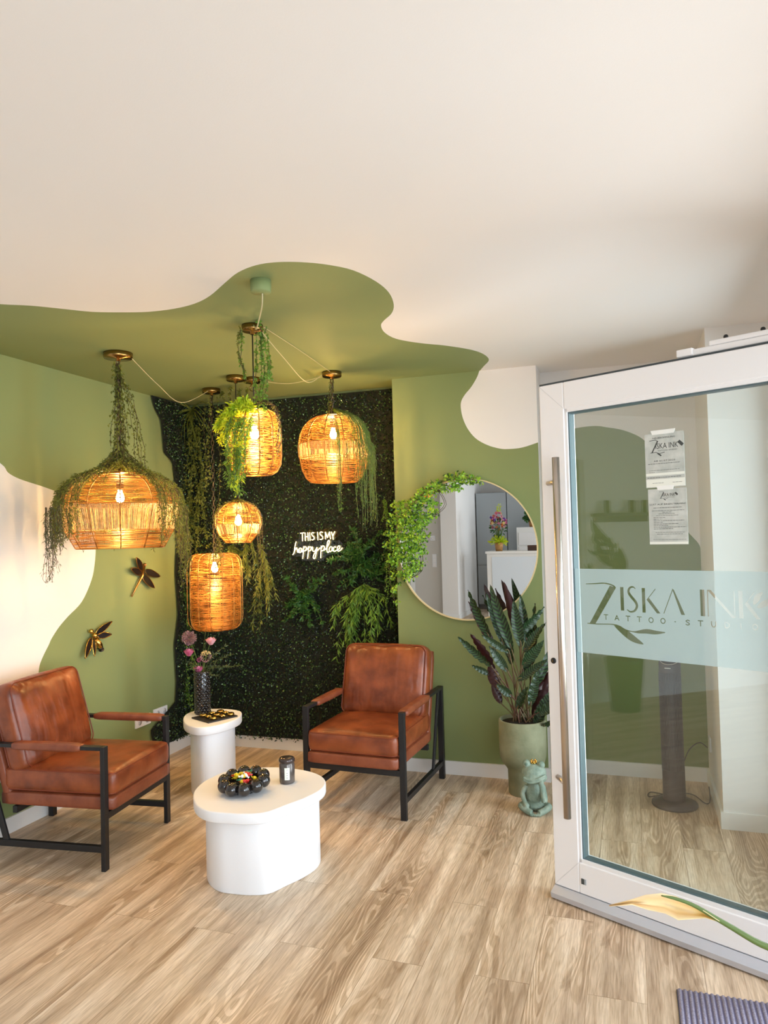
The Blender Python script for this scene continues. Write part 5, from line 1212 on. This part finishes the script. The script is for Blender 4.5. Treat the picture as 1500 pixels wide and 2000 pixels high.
cord('power_cable', 'dark cable lying in loops on the floor behind the tower fan', [(fc.x-.02, fc.y+.12, .006), (fc.x-.12, fc.y+.16, .006), (fc.x-.13, fc.y+.08, .006), (fc.x-.02, fc.y+.15, .009), (fc.x+.1, fc.y+.18, .006), (fc.x+.16, fc.y+.05, .006), (XC-.03, fc.y+.1, .006), (XC-.025, fc.y+.2, .05)], .003, PLASTG)
t = thing('wall_socket', 'white wall socket on the column side behind the tower fan', 'socket', (XC-.0005, fc.y+.22, .24))
m = MB(); m.box((-.011, 0, 0), (0, .08, .08)); bevel(m.build('plate', SOCKET, t), .002)

# ------------------------------------------------------------------ door mat
t = thing('door_mat', 'ribbed lilac grey door mat cut off at the bottom right', 'door mat', (.093, 1.95, 0))
m = MB(); m.box((0, 0, 0), (.62, .708, .006)); m.build('backing', GASK, t)
m = MB(); k = 0; x = .004
while x < .612:
    m.tube([(x+.006, .004, .008), (x+.006, .704, .008)], .0062, 8); x += .0165
MATM = mat('lilac grey carpet rib', lin((190, 186, 208)), .95, noise=lin((152, 148, 176)), nscale=160, bump=.6, bscale=400)
m.build('ribs', MATM, t)
m = MB(); m.box((.002, .002, .006), (.618, .706, .0085)); m.build('pile', mat('mat groove', lin((118, 114, 142)), .95), t)

# ------------------------------------------------------------------ foreground plant at the right
def D_(u, v, d): return EYE+(_r*((u-750)/FPX)+_d*((v-1000)/FPX)+_f)*d
t = thing('potted_plant', 'faded yellow leaf on a green stalk reaching in at the lower right', 'plant', (.56, 1.28, 0))
o_ = Vector((.56, 1.28, 0))
m = MB(); m.lathe([(0, 0), (.1, 0), (.13, .3), (.135, .32), (.12, .32), (.11, .29), (0, .29)], 28); m.build('pot', CONC, t)
m = MB(); m.tube(catmull([(0, 0, .28), D_(1600, 1900, 1.22)-o_+Vector((0, 0, .02)), D_(1500, 1850, 1.2)-o_, D_(1420, 1806, 1.2)-o_, D_(1350, 1766, 1.2)-o_, D_(1292, 1748, 1.2)-o_], 6), [.0055]*12+[.0055-.0002*i for i in range(19)], 8); m.build('stalk', STEMG, t)
upl = [(1190, 1769), (1230, 1759), (1262, 1749), (1292, 1746), (1320, 1752), (1350, 1765), (1378, 1782), (1405, 1800)]
dnl = [(1190, 1769), (1235, 1766), (1266, 1776), (1300, 1783), (1325, 1796), (1350, 1794), (1378, 1792), (1405, 1800)]
vs = []; fs = []
for i, (a, b) in enumerate(zip(upl, dnl)):
    for j in range(5): q = j/4; p = (a[0]+(b[0]-a[0])*q, a[1]+(b[1]-a[1])*q); vs.append(D_(*p, 1.2+.03*math.sin(q*PI)+.008*math.sin(i*1.7+j))-o_)
n_ = len(upl)
for i in range(n_-1):
    for j in range(4): fs.append((i*5+j, i*5+j+1, (i+1)*5+j+1, (i+1)*5+j))
m = MB(); m.add(vs, fs); lf_ = m.build('leaf_blade', YLEAF, t); sd = lf_.modifiers.new('solid', 'SOLIDIFY'); sd.thickness = .0012

# ------------------------------------------------------------------ rear of the room, seen in the mirror and in the door glass
t = thing('reception_desk', 'white reception desk seen in the round mirror', 'reception desk', (-2.44, -3.72, 0))
m = MB(); m.box((0, -.5, 0), (1.7, 0, 1.16)); bevel(m.build('body', TRIM, t), .004)
m = MB(); m.box((.09, 0, .08), (1.64, .012, 1.1)); m.build('front_panel', mat('pale blue white panel', lin((222, 230, 238)), .5), t)
m = MB(); m.box((-.02, -.55, 1.16), (1.72, .03, 1.2)); bevel(m.build('worktop', TRIM, t), .003)
t = thing('flower_pot', 'wooden pot with lime fern under a colourful bouquet on the reception desk', 'flower pot', (-2.24, -3.86, 1.2))
m = MB(); m.lathe([(0, 0), (.06, 0), (.078, .15), (.07, .152), (.06, .13), (0, .13)], 24); m.build('pot', WOODPOT, t)
m = MB()
for k in range(60):
    a = R(0, 2*PI); el = R(.15, 1.4); L0 = R(.16, .24); d = Vector((math.cos(a)*math.cos(el), math.sin(a)*math.cos(el), math.sin(el))); p0 = Vector((0, 0, .13))
    for i in range(9):
        p = p0+d*L0*i/9-Vector((0, 0, .08))*(i/9)**2; m.leaf(p, d, rdir(), .05, .018)
m.build('fern_leaves', VLIME, t)
t = thing('bouquet', 'bright mixed bouquet of pink, violet and cream flowers on the reception desk', 'bouquet', (-2.24, -3.86, 1.36))
m = MB()
for k in range(26): d = rdir(); m.tube([(0, 0, 0), (d.x*.12, d.y*.12, .34+d.z*.12)], .003, 4)
m.build('stems', STEMG, t)
m = MB()
for k in range(46):
    d = rdir(); c = Vector((d.x*.15, d.y*.13, .38+d.z*.15)); mi = random.randrange(5)
    for q in range(16): e = rdir(); m.leaf(c, e, rdir(), .035, .026, mi)
for q in range(120): d = rdir(); m.leaf(Vector((d.x*.12, d.y*.12, .26+d.z*.13)), d, rdir(), .06, .025, 5)
for q in range(40): d = rdir(); m.leaf(Vector((.02+d.x*.02, d.y*.02, .62+R(-.09, .05))), d+Vector((0, 0, 1)), rdir(), .04, .02, 6)
m.build('blooms', [PINK, PURPV, CRM, ORG, PINKL, VDARK, VLIME], t)
t = thing('shelf_unit', 'white drawer unit behind the reception desk seen in the mirror', 'drawer unit', (-2.05, -4.75, 0))
m = MB(); m.box((0, -.35, 0), (1.2, 0, 1.62)); bevel(m.build('carcass', TRIM, t), .004)
for k in range(5):
    for x in (.04, .62): m = MB(); m.box((x, 0, .2+k*.27), (x+.54, .015, .44+k*.27)); bevel(m.build('drawer', PVC, t), .003)
t = thing('trailing_potted_plant', 'small trailing houseplant on the white drawer unit', 'potted plant', (-1.75, -4.9, 1.62))
m = MB(); m.lathe([(0, 0), (.07, 0), (.09, .12), (.07, .12), (0, .1)], 20); m.build('pot', WOODPOT, t)
ms = MB(); ml = MB()
for k in range(14): a = R(0, 2*PI); strand(ms, ml, catmull([(0, 0, .1), (.1*math.cos(a), .1*math.sin(a), .2), (.18*math.cos(a), .18*math.sin(a), R(.12, .3))], 4), 10, .06, .05, .02)
ms.build('stems', STEMG, t); ml.build('leaves', VDARK, t)
t = thing('desk_box', 'small dark brown box on the reception desk worktop', 'box', (-1.72, -3.8, 1.2)); m = MB(); m.box((0, -.1, 0), (.3, .05, .09)); bevel(m.build('body', mat('dark brown box', lin((58, 34, 24)), .5), t), .003)
m = MB(); m.box((-.002, -.102, .07), (.302, .052, .095)); bevel(m.build('lid', mat('dark brown lid', lin((70, 42, 30)), .5), t), .003)
for k in range(4):
    t = thing('tall_cabinet', 'tall grey cabinet, %s of four along the rear wall' % ('first', 'second', 'third', 'fourth')[k], 'cabinet', (-2.93+k*.62, -5.88, 0), 0, 'tall grey cabinets')
    m = MB(); m.box((0, 0, .1), (.61, .55, 2.33)); m.build('carcass', GREYCAB, t)
    m = MB(); m.box((.0, 0, 0), (.61, .5, .1)); m.build('plinth', mat('grey plinth', lin((112, 116, 118)), .5), t)
    for z0, z1 in ((.11, .88), (.89, 2.32)): m = MB(); m.box((.004, .55, z0), (.606, .57, z1)); bevel(m.build('door', GREYCAB, t), .002)
# rear door and switches
mb = MB(); mb.box((-4.62, -3.74, 0), (-4.54, -3.69, 2.1)); mb.box((-3.86, -3.74, 0), (-3.78, -3.69, 2.1)); mb.box((-4.62, -3.74, 2.02), (-3.78, -3.69, 2.1)); dr = struct('door_2', mb, TRIM)
m = MB(); m.box((-4.54, -3.72, .005), (-3.86, -3.70, 2.02)); m.build('leaf', GREYW, dr)
m = MB(); m.tube([(-3.93, -3.70, 1.05), (-3.93, -3.65, 1.05), (-4.05, -3.65, 1.05)], .01, 8); m.build('handle', STEEL, dr)
t = thing('thermostat', 'small square white thermostat on the rear wall seen in the mirror', 'thermostat', (-3.42, -3.72, 1.46)); m = MB(); m.box((-.045, 0, -.045), (.045, .02, .045)); bevel(m.build('housing', SOCKET, t), .004)
m = MB(); m.tube([(0, .02, 0), (0, .03, 0)], .025, 20); m.build('dial', PVC, t)
t = thing('light_switch', 'vertical row of three white switches on the rear wall seen in mirror', 'switch', (-3.40, -3.72, 1.05)); m = MB(); m.box((-.04, 0, -.12), (.04, .01, .12)); bevel(m.build('plate', SOCKET, t), .003)
for k in range(3): m = MB(); m.box((-.028, .01, -.105+k*.075), (.028, .016, -.045+k*.075)); bevel(m.build('rocker', PVC, t), .002)
# plant whose reflection shows in the door glass
t = thing('potted_plant', 'broad-leaved houseplant in a glossy green pot, reflected in the door glass', 'potted plant', (-2.90, .98, 0))
m = MB(); m.lathe([(0, 0), (.12, 0), (.16, .42), (.165, .44), (.15, .44), (.14, .40), (0, .40)], 36); m.build('pot', GREENPOT, t)
fol = MB(); luv = []; stm = MB()
for k in range(26):
    a = R(0, 2*PI); h = R(.75, 1.45); r0 = R(.04, .16); b_ = Vector((r0*math.cos(a), r0*math.sin(a), h)); e = b_+Vector((math.cos(a)*R(.12, .3), math.sin(a)*R(.12, .3), R(.0, .3)))
    if e.x < -.28: e.x = -.28
    big_leaf(b_, e, R(.09, .14), Vector((-math.sin(a), math.cos(a), 0)), R(.1, .4), .003); stm.tube(catmull([(R(-.04, .04), R(-.04, .04), .4), (b_.x*.3, b_.y*.3, h*.6), b_, b_+(e-b_)*.1], 4), .005, 5)
fo = fol.build('foliage', mat('broad leaf', lin((52, 92, 44)), .3, noise=lin((30, 58, 28)), nscale=6, trans=.15), t); stm.build('stems', STEMG, t)
t = thing('wall_shelf', 'dark floating shelf with candles, reflected in the door glass', 'shelf', (XL, .42, 1.66))
m = MB(); m.box((0, 0, 0), (.14, .62, .03)); bevel(m.build('board', PLASTG, t), .002)
m = MB(); m.box((0, .02, -.05), (.01, .60, 0)); m.build('bracket', PLASTG, t)
for yy, nm in ((.52, 'left'), (.66, 'middle'), (.92, 'right')):
    m = MB(); m.lathe([(0, 0), (.024, 0), (.024, .11), (.018, .114), (0, .112)], 18); o = m.build('pillar_candle', BLACKM); o.location = (XL+.07, yy, 1.69)
    tag(o, 'dark pillar candle at the %s end of the floating shelf' % nm if nm != 'middle' else 'dark pillar candle near the middle of the floating shelf', 'candle', 'candles on the floating shelf')
